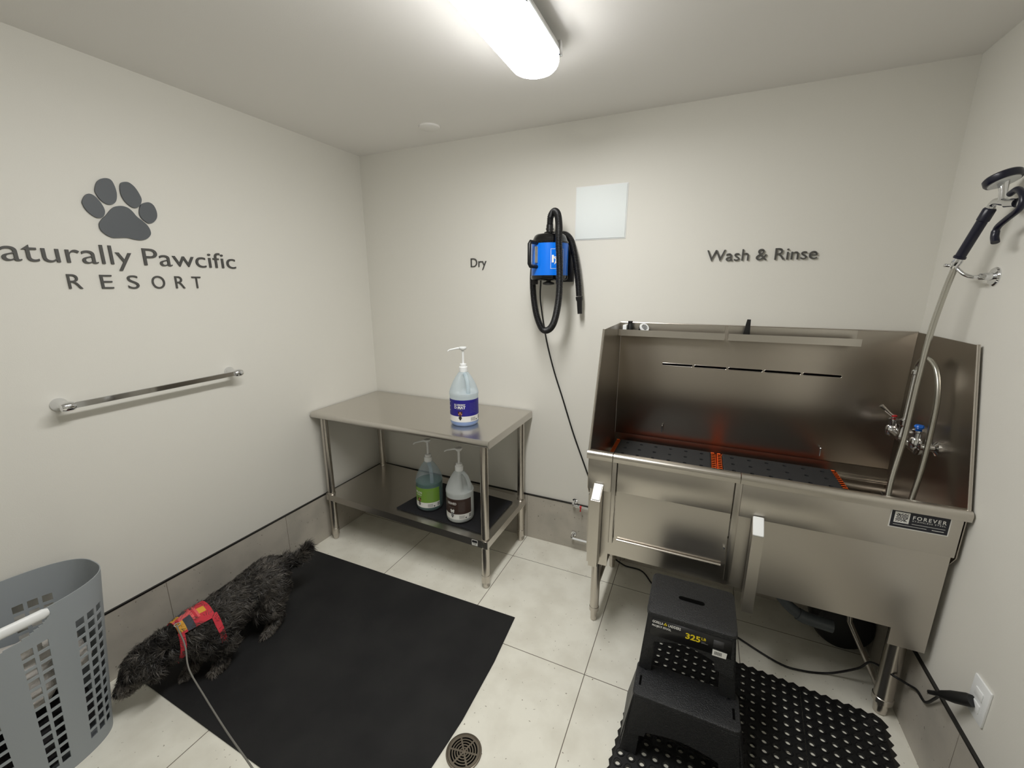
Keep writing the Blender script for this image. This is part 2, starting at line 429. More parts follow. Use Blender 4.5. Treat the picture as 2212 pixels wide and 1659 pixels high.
def quadbox(b, x0, x1, y0, y1, t0, t1, mi=0):
    vs_ = [b.bm.verts.new((x, y, sz(x)+t)) for x in (x0, x1) for y in (y0, y1) for t in (t0, t1)]
    for q in [(0,1,3,2), (4,6,7,5), (0,4,5,1), (2,3,7,6), (0,2,6,4), (1,5,7,3)]:
        b.bm.faces.new([vs_[i] for i in q]).material_index = mi
quadbox(b, .04, 1.175, sy0, sy1, -.003, 0)
quadbox(b, .04, 1.175, sy0-.002, sy0+.002, -.040, .001); quadbox(b, .04, 1.175, sy1-.002, sy1+.002, -.04, .001)
quadbox(b, .038, .042, sy0, sy1, -.04, .001); quadbox(b, 1.173, 1.177, sy0, sy1, -.04, .001)
b.build('lower_shelf', tb)
b = MB('white_print', 'dark_print'); fn = lambda u, v, d: (1.085+u, sy0-.0022-d, sz(1.1)-.036+v)
b.prism([(0, 0), (.034, 0), (.034, .032), (0, .032)], fn, 0, .0006); b.prism([(.002, .016), (.032, .016), (.032, .03), (.002, .03)], fn, .0006, .0009, 1)
b.text('NSF', lambda u, v, d: fn(.007+u, .005+v, d), width=.02, height=.009, mi=1, d0=.0007); b.build('sticker', tb)

# rubber mat folded on the lower shelf
b = MB('shelf_mat')
c = [(.545, -.500), (.600, -.120), (1.125, -.128), (1.125, -.50)]
q0 = [b.bm.verts.new((x, y, sz(x)+.0005)) for x, y in c]; q1 = [b.bm.verts.new((x, y, sz(x)+.009)) for x, y in c]
b.loft([q0, q1]); 
tag(b.build('shelf_mat'), 'thin black mat on the lower shelf of the work table', 'mat')

# ------------------------------------------------------------------ gallon jugs with pumps
def jug(cx, cy, cz, kind, label, ang_handle, ang_pump, ang_label, pump_len=.075):
    R0 = .0765
    g = thing('pump_jug', (cx, cy, cz), label, 'jug', None)
    c = Vector((cx, cy, cz)); body = {'white': 'jug_white', 'green': 'jug_green', 'blue': 'jug'}[kind]
    prof = [(.055, .0), (.066, .002), (.073, .008), (R0, .018), (R0, .16), (.078, .168), (.078, .178), (.075, .19), (.067, .212), (.056, .236), (.042, .260), (.028, .280), (.020, .288), (.019, .300)]
    b = MB(body); n = 48; rings = []
    fine = []
    for (r0, h0), (r1, h1) in zip(prof, prof[1:]):
        for k in range(3): fine.append((r0+(r1-r0)*k/3, h0+(h1-h0)*k/3))
    fine.append(prof[-1])
    for r_, h in fine:
        rg = []
        for k in range(n):
            a = k/n*2*PI; da = (a-ang_handle+PI) % (2*PI)-PI
            dent = 0
            if .178 < h < .285:
                dent = .55*math.exp(-(da/.75)**4)*min(1, (h-.178)/.016)*min(1, (.285-h)/.02)
            rr_ = r_*(1-dent) if dent else r_
            rg.append(b.bm.verts.new(c + Vector((rr_*math.cos(a), rr_*math.sin(a), h))))
        rings.append(rg)
    bo = b.loft(rings, caps=True).build('bottle', g, 60)
    e = Vector((math.cos(ang_handle), math.sin(ang_handle), 0)); z = Vector((0, 0, 1))
    hp = smoothpts([c+e*.012+z*.276, c+e*.030+z*.272, c+e*.047+z*.256, c+e*.058+z*.230, c+e*.064+z*.200, c+e*.062+z*.178], 5)
    MB(body).tube(hp, .0105, 14).build('handle', g, 60)
    lv, lm = {'blue': (.040, 'liq_blue'), 'green': (.168, 'liq_green'), 'white': (.176, 'liq_white')}[kind]
    MB(lm).lathe(c, [(.052, .002), (.063, .004), (.070, .010), (R0-.0018, .02), (R0-.0018, min(lv, .16)), (R0-.0018, lv)], 40).build('liquid', g, 60)
    p = 'white'
    MB(p).lathe(c, [(.021, .286), (.0225, .288), (.0225, .312), (.021, .314), (.0175, .315), (.0175, .328), (.012, .330)], 32).build('cap', g)
    MB(p).lathe(c, [(.0062, .328), (.0062, .405)], 20).build('pump_stem', g)
    d = Vector((math.cos(ang_pump), math.sin(ang_pump), 0)); s_ = Vector((-d.y, d.x, 0))
    b = MB(p).lathe(c, [(.007, .400), (.014, .403), (.0195, .410), (.0205, .416), (.019, .419), (.001, .4195)], 32)
    b.tube([c+d*.006+z*.412, c+d*.028+z*.411, c+d*(pump_len-.008)+z*.4035, c+d*(pump_len-.002)+z*.401, c+d*(pump_len+.004)+z*.395], .006, 12, rr=[.008, .0058, .0040, .0040, .0036])
    b.build('pump_head', g, 50)
    # wrap-around label
    Rl = R0+.0007; top, bot = .148, .028; half = 1.414
    cols = {'blue': ('lb_blue', (34, 26, 132)), 'green': ('lb_green', (118, 158, 62)), 'white': ('lb_brown', (58, 40, 34))}[kind]
    if cols[0] not in M: M[cols[0]] = mat(cols[0], cols[1], .45)
    if 'lb_skin' not in M: M['lb_skin'] = mat('tan_print', (176, 120, 90), .5); M['lb_dk'] = mat('dark_brown_print', (70, 42, 24), .5)
    b = MB('white_print', cols[0], 'dark_print', 'grey_print', 'lb_skin', 'lb_dk')
    def wr(u, v, dd):           # u metres along the label from its left edge, v height
        a = ang_label-half + u/Rl; rad = Rl+dd
        return (cx+rad*math.cos(a), cy+rad*math.sin(a), cz+v)
    def rect(u0, u1, v0, v1, dd, mi):
        n_ = max(1, int((u1-u0)/.006)); P = [u0+(u1-u0)*k/n_ for k in range(n_+1)]
        lo = [b.bm.verts.new(wr(u, v0, dd)) for u in P]; hi = [b.bm.verts.new(wr(u, v1, dd)) for u in P]
        for k in range(n_): b.bm.faces.new((lo[k], lo[k+1], hi[k+1], hi[k])).material_index = mi
    LWid = 2*half*Rl
    rect(0, LWid, bot, top, 0, 0); rect(0, LWid, bot+.032, top, .0003, 1)
    def blob(u, v, ru, rv, dd, mi):
        vs_ = [b.bm.verts.new(wr(u+ru*math.cos(t), v+rv*math.sin(t), dd)) for t in [k/14*2*PI for k in range(14)]]
        b.bm.faces.new(vs_).material_index = mi
    u0 = LWid*{'blue': .25, 'green': .27, 'white': .33}[kind]
    if kind == 'blue':
        b.text('BLUEBERRY', lambda u, v, d: wr(u0+u, .118+v, .0006), width=.062, height=.0095, bold=.02, mi=0, res=2)
        b.text('D-MAT', lambda u, v, d: wr(u0+u, .1015+v, .0006), width=.062, height=.0145, bold=.03, mi=0, res=2)
    elif kind == 'green':
        b.text('MELON', lambda u, v, d: wr(u0+u, .113+v, .0006), width=.052, height=.013, bold=.02, mi=0, res=2)
        rect(u0+.01, u0+.05, .103, .106, .0006, 0)
    else:
        b.text('DESHED', lambda u, v, d: wr(u0+u, .116+v, .0006), width=.058, height=.0135, bold=.02, mi=0, res=2)
    rect(u0+.012, u0+.046, .0965, .0985, .0006, 3)
    # small pet picture, plain shapes
    f_, d_ = (4, 5) if kind != 'white' else (0, 3)
    blob(u0+0.033, .074, .011, .011, .0006, f_); blob(u0+0.033, .066, .006, .007, .0009, d_ if kind != 'white' else 3)
    blob(u0+0.025, .082, .0045, .007, .0009, d_ if kind != 'white' else 0); blob(u0+0.041, .082, .0045, .007, .0009, d_ if kind != 'white' else 0)
    blob(u0+0.033, .052, .009, .009, .0007, 2 if kind == 'blue' else 3); blob(u0+0.033, .043, .004, .004, .0008, 2)
    for k in range(5): rect(LWid*.66, LWid*.66+.03, .050-.004*k, .0515-.004*k, .0006, 3)
    blob(LWid*.66+.038, .037, .004, .004, .0006, 2)
    for k in range(9): rect(LWid-.0165+.0017*k, LWid-.0156+.0017*k, .034, .055, .0006, 2)
    for k in range(7): rect(LWid*.64, LWid*.64+.038, .128-.008*k, .1287-.008*k, .0004, 3)
    for k in range(3): blob(.012, .13-.022*k, .004, .004, .0006, 0)
    b.build('label', g, fix=False)
    return g
jug(.949, -.372, TZ, 'blue', 'gallon jug with blue and white label, standing on the table top', math.radians(-38), math.radians(205), math.radians(-60))
z1 = sz(.64)+.0095
jug(.712, -.398, z1, 'green', 'gallon jug of dark green liquid with green label, left on lower shelf', math.radians(-40), math.radians(215), math.radians(-90))
z2 = sz(.86)+.0095
jug(.935, -.422, z2, 'white', 'gallon jug of white liquid with brown label, right on lower shelf', math.radians(0), math.radians(200), math.radians(-89))

# ------------------------------------------------------------------ blue dryer on the wall
dx, dy = 1.335, -.125
dr = thing('pet_dryer', (dx, -.02, 1.6), 'blue and black wall dryer with a long coiled black hose', 'dryer')
MB('black').box(dx+.015, dx+.098, -.03, -.001, 1.605, 1.80, .004).box(dx-.05, dx+.06, -.045, -.02, 1.63, 1.66).build('wall_bracket', dr)
MB('blue').lathe((dx, dy, 0), [(.094, 1.634), (.094, 1.796)], 48).build('casing', dr)
MB('gloss_black').lathe((dx, dy, 0), [(.096, 1.793), (.096, 1.80), (.091, 1.806), (.087, 1.815), (.080, 1.830), (.070, 1.838), (.035, 1.842), (.03, 1.85)], 48).build('top_cover', dr)
MB('gloss_black').lathe((dx, dy, 0), [(.082, 1.612), (.092, 1.616), (.0955, 1.622), (.0955, 1.636)], 48).build('bottom_cover', dr)
b = MB('black').lathe((dx+.01, dy-.04, 0), [(.012, 1.588), (.030, 1.592), (.030, 1.600), (.012, 1.606), (.012, 1.615)], 20)
b.build('foot_knob', dr)
MB('black').box(dx-.085, dx-.06, dy-.03, dy-.005, 1.592, 1.62, .003).build('foot', dr)
MB('black').box(dx+.055, dx+.08, dy-.06, dy-.035, 1.592, 1.62, .003).build('foot', dr)
# side handle: D-shaped frame facing the lower left of the view
ha = math.radians(-114); e = Vector((math.cos(ha), math.sin(ha), 0)); c0 = Vector((dx, dy, 0))
hp = [c0+e*.088+Vector((0, 0, 1.792)), c0+e*.140+Vector((0, 0, 1.795)), c0+e*.146+Vector((0, 0, 1.785)), c0+e*.146+Vector((0, 0, 1.690)), c0+e*.140+Vector((0, 0, 1.680)), c0+e*.088+Vector((0, 0, 1.678))]
MB('black').tube(hp, .0095, 12).build('handle', dr, 50)
MB('chrome').box(0, 0, 0, 0, 0, 0) if 0 else None
b = MB('chrome'); 
for s_ in (-1, 1): pass
vs_ = []
t_ = Vector((-e.y, e.x, 0))
b.tube([c0+e*.0955+Vector((0, 0, 1.775)), c0+e*.0955+Vector((0, 0, 1.697))], .009, 12); b.build('handle_plate', dr)
# printed box with star and letters
b = MB('white_print'); a0 = math.radians(-68)
def dw(u, v, dd): a = a0+u/.0945; return (dx+(.0945+dd)*math.cos(a), dy+(.0945+dd)*math.sin(a), 1.715+v)
def drect(u0, u1, v0, v1):
    n_ = max(1, int((u1-u0)/.006)); P = [u0+(u1-u0)*k/n_ for k in range(n_+1)]
    lo = [b.bm.verts.new(dw(u, v0, .0004)) for u in P]; hi = [b.bm.verts.new(dw(u, v1, .0004)) for u in P]
    for k in range(n_): b.bm.faces.new((lo[k], lo[k+1], hi[k+1], hi[k]))
for q in ((0, .07, .046, .0475), (0, .07, -.0475, -.046), (0, .0015, -.046, .046), (.0685, .07, -.046, .046), (.006, .016, -.018, .018)): drect(*q)
st = [(.036+(.03 if k % 2 == 0 else .011)*math.sin(k*PI/5), (.034 if k % 2 == 0 else .013)*math.cos(k*PI/5)) for k in range(10)]
cc = b.bm.verts.new(dw(.036, 0, .0003)); pts = [b.bm.verts.new(dw(u, v, .0003)) for u, v in st]
for k in range(10): b.bm.faces.new((cc, pts[k], pts[(k+1) % 10]))
b.build('printed_sticker', dr, fix=False)
# ribbed hose
yf = -.245
path = [(dx-.003, dy, 1.862), (dx-.002, dy, 1.895), (dx+.003, dy-.005, 1.925), (dx+.026, dy-.02, 1.944), (dx+.052, dy-.045, 1.925), (dx+.070, dy-.075, 1.87),
        (dx+.084, yf+.005, 1.80), (dx+.092, yf, 1.70), (dx+.094, yf+.005, 1.60), (dx+.084, yf+.02, 1.50), (dx+.055, yf+.05, 1.405), (dx+.015, yf+.08, 1.360),
        (dx-.028, -.145, 1.362), (dx-.068, -.125, 1.43), (dx-.097, -.10, 1.53), (dx-.112, -.075, 1.64), (dx-.108, -.045, 1.73), (dx-.06, -.022, 1.80), (dx-.01, -.020, 1.842), (dx+.04, -.022, 1.848),
        (dx+.078, -.035, 1.822), (dx+.103, -.05, 1.77), (dx+.122, -.055, 1.69), (dx+.136, -.055, 1.60), (dx+.143, -.055, 1.53)]
P = resample(smoothpts(path, 10), .0022)
MB('black').tube(P, .0165, 14, rr=[.0178 if i % 3 == 0 else .0150 for i in range(len(P))]).build('hose', dr, 80)
b = MB('black').tube([(dx-.003, dy, 1.845), (dx-.003, dy, 1.885)], .0175, 20); b.tube([(dx-.003, dy, 1.862), (dx-.003, dy, 1.868)], .020, 20); b.build('hose_cuff', dr)
MB('black').tube([path[-1], (dx+.145, -.055, 1.515), (dx+.146, -.055, 1.505), (dx+.151, -.056, 1.44)], .016, 20, rr=[.0185, .0185, .0145, .0125]).build('nozzle', dr)
cp = smoothpts([(dx-.055, dy+.02, 1.61), (dx-.075, -.05, 1.50), (1.283, -.012, 1.296), (1.33, -.009, 1.12), (1.389, -.009, .954), (1.46, -.009, .75), (1.532, -.009, .569), (1.60, -.012, .40), (1.66, -.02, .22), (1.72, -.03, .05), (1.80, -.05, .006), (1.90, -.06, .006), (1.97, -.15, .006), (2.08, -.30, .006)], 8)
MB('cord').tube(cp, .0042, 8).build('power_cord', dr, 80)

# ------------------------------------------------------------------ the steel bathing tub
X0, X1 = 1.700, 2.884; YF = -.602; RZ = .905; BY = -.022
tub = thing('bathing_tub', (2.29, -.3, 0), 'large stainless steel pet bathing tub along the back wall', 'tub')
ss = 'steel_splash'
MB(ss).box(X0, X1, BY, BY+.012, .70, 1.40, .001).build('backsplash', tub)
def side(x0, x1, nm):
    pl = [(BY, 1.40), (-.440, 1.40), (-.606, RZ-.003), (-.606, .74), (-.58, .70), (BY, .70)]
    o = MB(ss).prism(pl, lambda u, v, d: (d, u, v), x0, x1).build(nm, tub)
    MB('tube').tube([(x0*.5+x1*.5, -.438, 1.402), (x0*.5+x1*.5, -.606, RZ)], .005, 10).build('hemmed_edge', o)
side(X0-.003, X0, 'side_panel'); side(X1, X1+.003, 'side_panel')
MB('tube').tube([(X0-.002, BY+.004, 1.401), (X1+.002, BY+.004, 1.401)], .003, 8).build('top_hem', tub)
# basin: swept section
pts = []
def arc(cy_, cz_, r_, a0_, a1_, n_=8): return [(cy_+r_*math.cos(math.radians(a0_+(a1_-a0_)*k/n_)), cz_+r_*math.sin(math.radians(a0_+(a1_-a0_)*k/n_))) for k in range(n_+1)]
sec = [(-.590, .895)] + arc(-.53, .745, .055, 180, 270) + arc(-.06, .725, .035, 270, 360) + [(BY-.002, .80)]
b = MB(ss)
o_ = [(y, z-.003) if 1 else 0 for y, z in sec]
n = len(sec)
A = [[b.bm.verts.new((x, y, z)) for y, z in sec] for x in (X0, X1)]
for k in range(n-1): b.bm.faces.new((A[0][k], A[0][k+1], A[1][k+1], A[1][k]))
b.build('basin', tub)
MB('steel').box(2.705, X1, -.060, BY, .742, .752, .003).build('basin_ledge', tub)
# front rim, three lengths
def rim(x0, x1):
    pf_ = [(-.590, RZ+.004)] + arc(-.606, RZ-.010, .0155, 80, 200, 8) + [(-.6195, RZ-.028), (-.6155, RZ-.030), (-.590, RZ-.006)]
    return MB('steel').prism(pf_, lambda u, v, d: (d, u, v), x0, x1)
for x0, x1 in ((X0-.008, 1.7985), (1.8015, 2.2635), (2.2665, X1+.008)): rim(x0, x1).build('rim', tub)
# upper apron and lower skirt
MB('steel').box(X0, 1.797, YF-.006, YF, .735, RZ-.012, .001).build('apron', tub)
MB('steel').box(2.275, X1-.004, YF-.006, YF, .742, RZ-.012, .001).build('apron', tub)
MB('steel').box(X0+.006, 1.797, YF+.003, YF+.006, .372, .737).build('skirt', tub)
MB('steel').prism([(1.797, .436), (1.797, .52), (2.275, .52), (2.275, .742), (2.876, .742), (2.876, .366), (2.776, .366), (2.776, .433), (2.30, .433)][::-1], FY(YF+.006), 0, .003).build('skirt', tub)
MB('steel').box(X0+.002, X0+.005, YF+.005, BY, .42, .70).build('end_panel', tub)
MB('steel').box(X1-.012, X1-.009, YF+.008, BY, .366, .70).build('end_panel', tub)
# door with channels
MB('steel').box(1.799, 1.817, YF-.010, YF+.002, .500, RZ-.014, .001).build('door_channel', tub)
MB('steel').box(2.252, 2.274, YF-.010, YF+.002, .458, RZ-.014, .001).build('door_channel', tub)
dd = MB('steel').box(1.821, 2.248, YF-.004, YF-.001, .520, RZ-.014).build('door', tub)
MB('steel').box(1.821, 2.248, YF-.008, YF-.0045, .745, RZ-.014, .001).build('door_top_plate', dd)
MB('tube').tube([(1.835, YF-.012, .523), (2.236, YF-.012, .523)], .006, 12).build('bottom_lip', dd)
MB('chrome').cyl((2.240, YF-.014, .60), (2.240, YF-.004, .60), .004).build('bolt', dd)
# step hanger bars, square tube with slanting cut tops
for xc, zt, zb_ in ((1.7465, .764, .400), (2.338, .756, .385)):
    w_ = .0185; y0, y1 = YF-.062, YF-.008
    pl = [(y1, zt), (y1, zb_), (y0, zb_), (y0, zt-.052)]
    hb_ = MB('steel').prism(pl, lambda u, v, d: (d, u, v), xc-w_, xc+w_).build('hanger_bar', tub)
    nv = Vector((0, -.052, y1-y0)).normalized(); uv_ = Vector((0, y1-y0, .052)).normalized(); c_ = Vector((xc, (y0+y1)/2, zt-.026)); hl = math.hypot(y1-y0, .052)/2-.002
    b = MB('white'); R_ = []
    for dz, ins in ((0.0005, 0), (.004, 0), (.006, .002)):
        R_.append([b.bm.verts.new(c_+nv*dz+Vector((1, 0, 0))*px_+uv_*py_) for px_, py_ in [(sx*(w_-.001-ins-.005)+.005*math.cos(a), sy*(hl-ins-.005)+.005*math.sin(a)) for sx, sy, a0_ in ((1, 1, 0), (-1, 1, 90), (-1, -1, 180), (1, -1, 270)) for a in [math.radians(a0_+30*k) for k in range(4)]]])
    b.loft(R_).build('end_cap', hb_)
# little clips on the back splash, slot row, top trays
for x, z in ((1.942, .857), (2.628, .844)):
    MB('chrome').tube(smoothpts([(x, BY, z+.018), (x, BY-.016, z+.020), (x, BY-.018, z+.010), (x, BY-.017, z-.018)], 4), .003, 8).build('tether_hook', tub)
xs = [1.912+.1505*k for k in range(6)]
for k in range(5):
    x0, x1 = xs[k]+.003, xs[k+1]-.003; z = 1.197
    pl = [(x1-.006+.006*math.cos(a), z+.006*math.sin(a)) for a in [-PI/2+PI*j/6 for j in range(7)]] + [(x0+.006+.006*math.cos(a), z+.006*math.sin(a)) for a in [PI/2+PI*j/6 for j in range(7)]]
    sl = MB('hole_shade').prism(pl, FY(BY), 0, .0006).build('slot', tub)  # no opening cut, its inner shade is this black patch
    MB('tube').tube([(u, BY-.001, v) for u, v in pl], .0014, 6, closed=True).build('slot_hem', sl)
for x0, x1 in ((1.701, 2.183), (2.197, 2.687)):
    o = MB('steel').prism([(BY, 1.400), (BY, 1.340), (-.098, 1.340), (-.098, 1.371), (-.095, 1.371), (-.095, 1.343), (BY-.003, 1.343), (BY-.003, 1.400)], lambda u, v, d: (d, u, v), x0, x1).build('top_tray', tub)
# legs
def leg(x, y, r_, ztop, nm='leg'):
    l = MB('tube').lathe((x, y, 0), [(r_, .07), (r_, ztop)], 28).build(nm, tub)
    MB('tube').lathe((x, y, 0), [(r_*.55, 0), (r_*.7, .004), (r_*.8, .05), (r_*1.08, .055), (r_*1.08, .075), (r_, .077)], 28).build('foot', l)
leg(1.734, -.512, .021, .45); leg(1.738, -.080, .021, .70)
leg(2.839, -.510, .030, .40); leg(2.839, -.080, .021, .70)
MB('tube').box(X0+.020, X0+.052, -.497, -.095, .195, .225, .003).build('cross_bar', tub)
# badge
bd = MB('white_print', 'badge'); fn = FY(YF-.006)
bx0, bx1, bz0, bz1 = 2.703, 2.852, .812, .879
bd.prism([(bx0, bz0), (bx1, bz0), (bx1, bz1), (bx0, bz1)], fn, 0, .0008)
bd.prism([(bx0+.003, bz0+.003), (bx1-.003, bz0+.003), (bx1-.003, bz1-.003), (bx0+.003, bz1-.003)], fn, .0008, .0011, 1)
q0, q1, qz0, qz1 = bx0+.011, bx0+.049, bz0+.019, bz1-.010
bd.prism([(q0, qz0), (q1, qz0), (q1, qz1), (q0, qz1)], fn, .0011, .0014, 0)
def stroke(ax_, az, bx_, bz, w_=.0011, mi=1):
    d = Vector((bx_-ax_, bz-az)).normalized(); n_ = Vector((-d.y, d.x))*w_
    bd.prism([(ax_+n_.x, az+n_.y), (ax_-n_.x, az-n_.y), (bx_-n_.x, bz-n_.y), (bx_+n_.x, bz+n_.y)], fn, .0014, .0016, mi)
mx_, mz_ = (q0+q1)/2, (qz0+qz1)/2
def U(u, v): return (mx_+u*.0165, mz_+v*.0165)
for a_, c_ in (((-.9, -.8), (.9, .8)), ((-.95, -.5), (-.2, .15)), ((-.2, .15), (-.75, .8)), ((-.1, .25), (.55, .85)), ((.95, .45), (.2, -.15)), ((.2, -.15), (.8, -.8)), ((.1, -.25), (-.55, -.85)),
               ((-.9, -.1), (-.55, .2)), ((-.55, .2), (-.9, .6)), ((.9, 0), (.5, -.3)), ((.9, .1), (.6, -.15)), ((-.35, .5), (-.5, .8)), ((-.3, .45), (.1, .85)), ((.35, -.5), (.5, -.85)), ((.3, -.45), (-.1, -.85))):
    stroke(*U(*a_), *U(*c_))
bd.text('FOREVER', lambda u, v, d: fn(bx0+.057+u, bz1-.029+v, d), width=.082, height=.0125, bold=.02, space=1.35, mi=0, d0=.0013)
bd.text('STAINLESS STEEL', lambda u, v, d: fn(bx0+.057+u, bz1-.037+v, d), width=.082, height=.0045, space=1.2, mi=0, d0=.0013, res=2)
stroke(bx0+.057, bz0+.021, bx1-.010, bz0+.021, .0006, 0); stroke(bx0+.011, bz0+.012, bx0+.095, bz0+.012, .0006, 0); stroke(bx0+.108, bz0+.012, bx1-.012, bz0+.012, .0009, 0)
bd.build('badge', tub)

# platform grates in the basin
def grate(x0, x1, label):
    g = thing('grate', ((x0+x1)/2, -.31, .70), label, 'grate', None)
    y0, y1, z = -.555, -.075, .785; nx, ny = 6, 6; SO = .016
    b = MB('grate', 'hole_shade'); ins = .012; x0 += SO; x1 -= SO
    cw, ch = (x1-x0-2*ins)/nx, (y1-y0-2*ins)/ny; t = .014
    for i in range(nx):
        for j in range(ny):
            ax_, ay = x0+ins+i*cw, y0+ins+j*ch; cx_, cy_ = ax_+cw/2, ay+ch/2; r_ = .0085
            sq = []
            m_ = 4
            for k in range(m_): sq.append((ax_+cw*k/m_, ay))
            for k in range(m_): sq.append((ax_+cw, ay+ch*k/m_))
            for k in range(m_): sq.append((ax_+cw-cw*k/m_, ay+ch))
            for k in range(m_): sq.append((ax_, ay+ch-ch*k/m_))
            N = len(sq); O = [b.bm.verts.new((x, y, z)) for x, y in sq]
            I = [b.bm.verts.new((cx_+r_*math.cos(-3*PI/4+2*PI*k/N), cy_+r_*math.sin(-3*PI/4+2*PI*k/N), z)) for k in range(N)]
            J = [b.bm.verts.new((v.co.x, v.co.y, z-t)) for v in I]
            for k in range(N):
                b.bm.faces.new((O[k], O[(k+1) % N], I[(k+1) % N], I[k])); b.bm.faces.new((I[k], I[(k+1) % N], J[(k+1) % N], J[k]))
    b.box(x0+ins+.001, x1-ins-.001, y0+ins, y1-ins, z-.05, z-t)
    # bevelled border down to the edge
    o4 = lambda i_, zz: [b.bm.verts.new(p) for p in ((x0+i_, y0+i_, zz), (x1-i_, y0+i_, zz), (x1-i_, y1-i_, zz), (x0+i_, y1-i_, zz))]
    b.loft([o4(ins, z), o4(ins-.006, z-.003), o4(ins-.006, z-.03), o4(ins, z-.03)], caps=False)
    bmesh.ops.remove_doubles(b.bm, verts=b.bm.verts, dist=.0002)
    b.build('platform', g); x0 -= SO; x1 += SO
    b = MB('orange')
    n_ = 22
    for (ax_, ay, bx_, by) in ((x0, y0, x0, y1), (x1, y0, x1, y1), (x0, y0, x1, y0), (x0, y1, x1, y1)):
        for k in range(n_):
            f0, f1 = k/n_, (k+.72)/n_
            xa, xb = ax_+(bx_-ax_)*f0, ax_+(bx_-ax_)*f1; ya_, yb_ = ay+(by-ay)*f0, ay+(by-ay)*f1
            if ax_ == bx_: s_ = .019 if ax_ == x0 else -.019; b.box(*sorted((xa, xa+s_)), ya_, yb_, z-.045, z-.008, .001, seg=1)
            else: s_ = .006 if ay == y0 else -.006; b.box(xa, xb, *sorted((ya_, ya_+s_)), z-.018, z-.004, .001, seg=1)
        m1 = .004
        if ax_ == bx_: b.box(*sorted((ax_+math.copysign(.002, (x0+x1)/2-ax_), ax_+math.copysign(.019, (x0+x1)/2-ax_))), y0+.002, y1-.002, z-.050, z-.008)
        else: b.box(x0+.002, x1-.002, *sorted((ay+math.copysign(.002, (y0+y1)/2-ay), ay+math.copysign(.006, (y0+y1)/2-ay))), z-.019, z-.008)
    b.build('ribbed_edge', g)
    for x in (x0+.03, x1-.03):
        for y in (y0+.05, y1-.05): MB('grate').cyl((x, y, .690), (x, y, z-.049), .012, n=12).build('foot', g)
grate(1.722, 2.203, 'left charcoal perforated platform with orange edges in the tub')
grate(2.209, 2.690, 'right charcoal perforated platform with orange edges in the tub')

# things on the tub's tray
b = MB('black').lathe((1.751, -.062, 1.3432), [(.011, 0), (.0125, .001), (.0125, .05), (.0115, .052), (.0115, .066), (.012, .068)], 20)
tag(b.build('dryer_nozzle'), 'short black nozzle standing at the left end of the tub tray', 'nozzle')
q = thing('rubber_brush', (1.812, -.060, 1.343), 'round black brush with a white bristled face on the tub tray', 'brush')
axm = Matrix.Rotation(math.radians(42), 3, 'Y') @ Matrix.Rotation(math.radians(38), 3, 'X')
MB('black').lathe((1.812, -.060, 1.3432), [(.0185, 0), (.020, .004), (.020, .030)], 24).build('handle', q)
c = Vector((1.818, -.063, 1.378)); MB('black').lathe(c, [(.015, -.014), (.022, -.008), (.022, .002)], 28, axis=axm).build('body', q)
MB('white').lathe(c, [(.0235, .0), (.025, .004), (.0235, .009), (.016, .0095), (.015, .006), (.001, .006)], 28, axis=axm).build('face', q)
b = MB('dark_print')
for i in range(-2, 3):
    for j in range(-2, 3):
        if i*i+j*j < 7:
            p = c + axm @ Vector((i*.0055, j*.0055, .0055)); p2 = c + axm @ Vector((i*.0055, j*.0055, .012)); b.cyl(p, p2, .0013, n=6)
b.build('bristles', q)
b = MB('black').prism([(-.018, 0), (.014, 0), (.010, .092), (-.004, .092)], lambda u, v, d: (2.272+u+.0, -.050-d, 1.3432+v), 0, .012)
tag(b.build('crevice_nozzle'), 'tall tapered black nozzle standing in the middle of the tub tray', 'nozzle')
b = MB('white').box(1.718, 1.7365, -.085, -.03, 1.3432, 1.392, .002)
tag(b.build('white_soap_box'), 'small white block at the far left end of the tub tray', 'box')

# ------------------------------------------------------------------ faucet on the splash
fc = thing('faucet', (2.80, BY, 1.0), 'chrome wall faucet with red and blue handles inside the tub', 'faucet')
RXW = X1   # it is fixed to the right side panel
fx = 2.838
b = MB('chrome')
b.tube([(fx, -.080, .998), (fx, -.345, .998)], .0135, 16)
b.build('mixer_body', fc)
for y, zz in ((-.100, 1.0), (-.318, 1.02)):
    MB('chrome').lathe((fx, y, zz-1.005), [(.012, .985), (.018, .990), (.021, 1.005), (.018, 1.022), (.013, 1.028), (.013, 1.045), (.017, 1.049), (.017, 1.056), (.008, 1.06)], 24).build('valve', fc)
    MB('chrome').lathe((X1, y-(.04 if y < -.2 else 0), .998 if y > -.2 else 1.02), [(.026, 0), (.026, -.006), (.013, -.012), (.012, -.05)], 24, axis='x').build('wall_flange', fc)
MB('chrome').tube([(fx, -.100, 1.060), (fx-.015, -.100, 1.070), (fx-.048, -.100, 1.102)], .005, 10, rr=[.006, .005, .0075]).build('lever', fc)
MB('red').lathe((fx, -.100, 1.060), [(.010, 0), (.010, .006), (.001, .007)], 16).build('hot_marker', fc)
MB('blue').lathe((fx, -.318, 1.076), [(.010, 0), (.015, .008), (.012, .014), (.001, .015)], 16).build('cold_marker', fc)
b = MB('chrome').lathe((fx, -.200, 0), [(.014, .99), (.017, 1.01), (.0125, 1.02), (.0125, 1.05), (.018, 1.055), (.018, 1.075), (.010, 1.08), (.008, 1.085), (.008, 1.255), (.013, 1.258), (.013, 1.270), (.008, 1.276)], 24)
b.build('riser', fc)
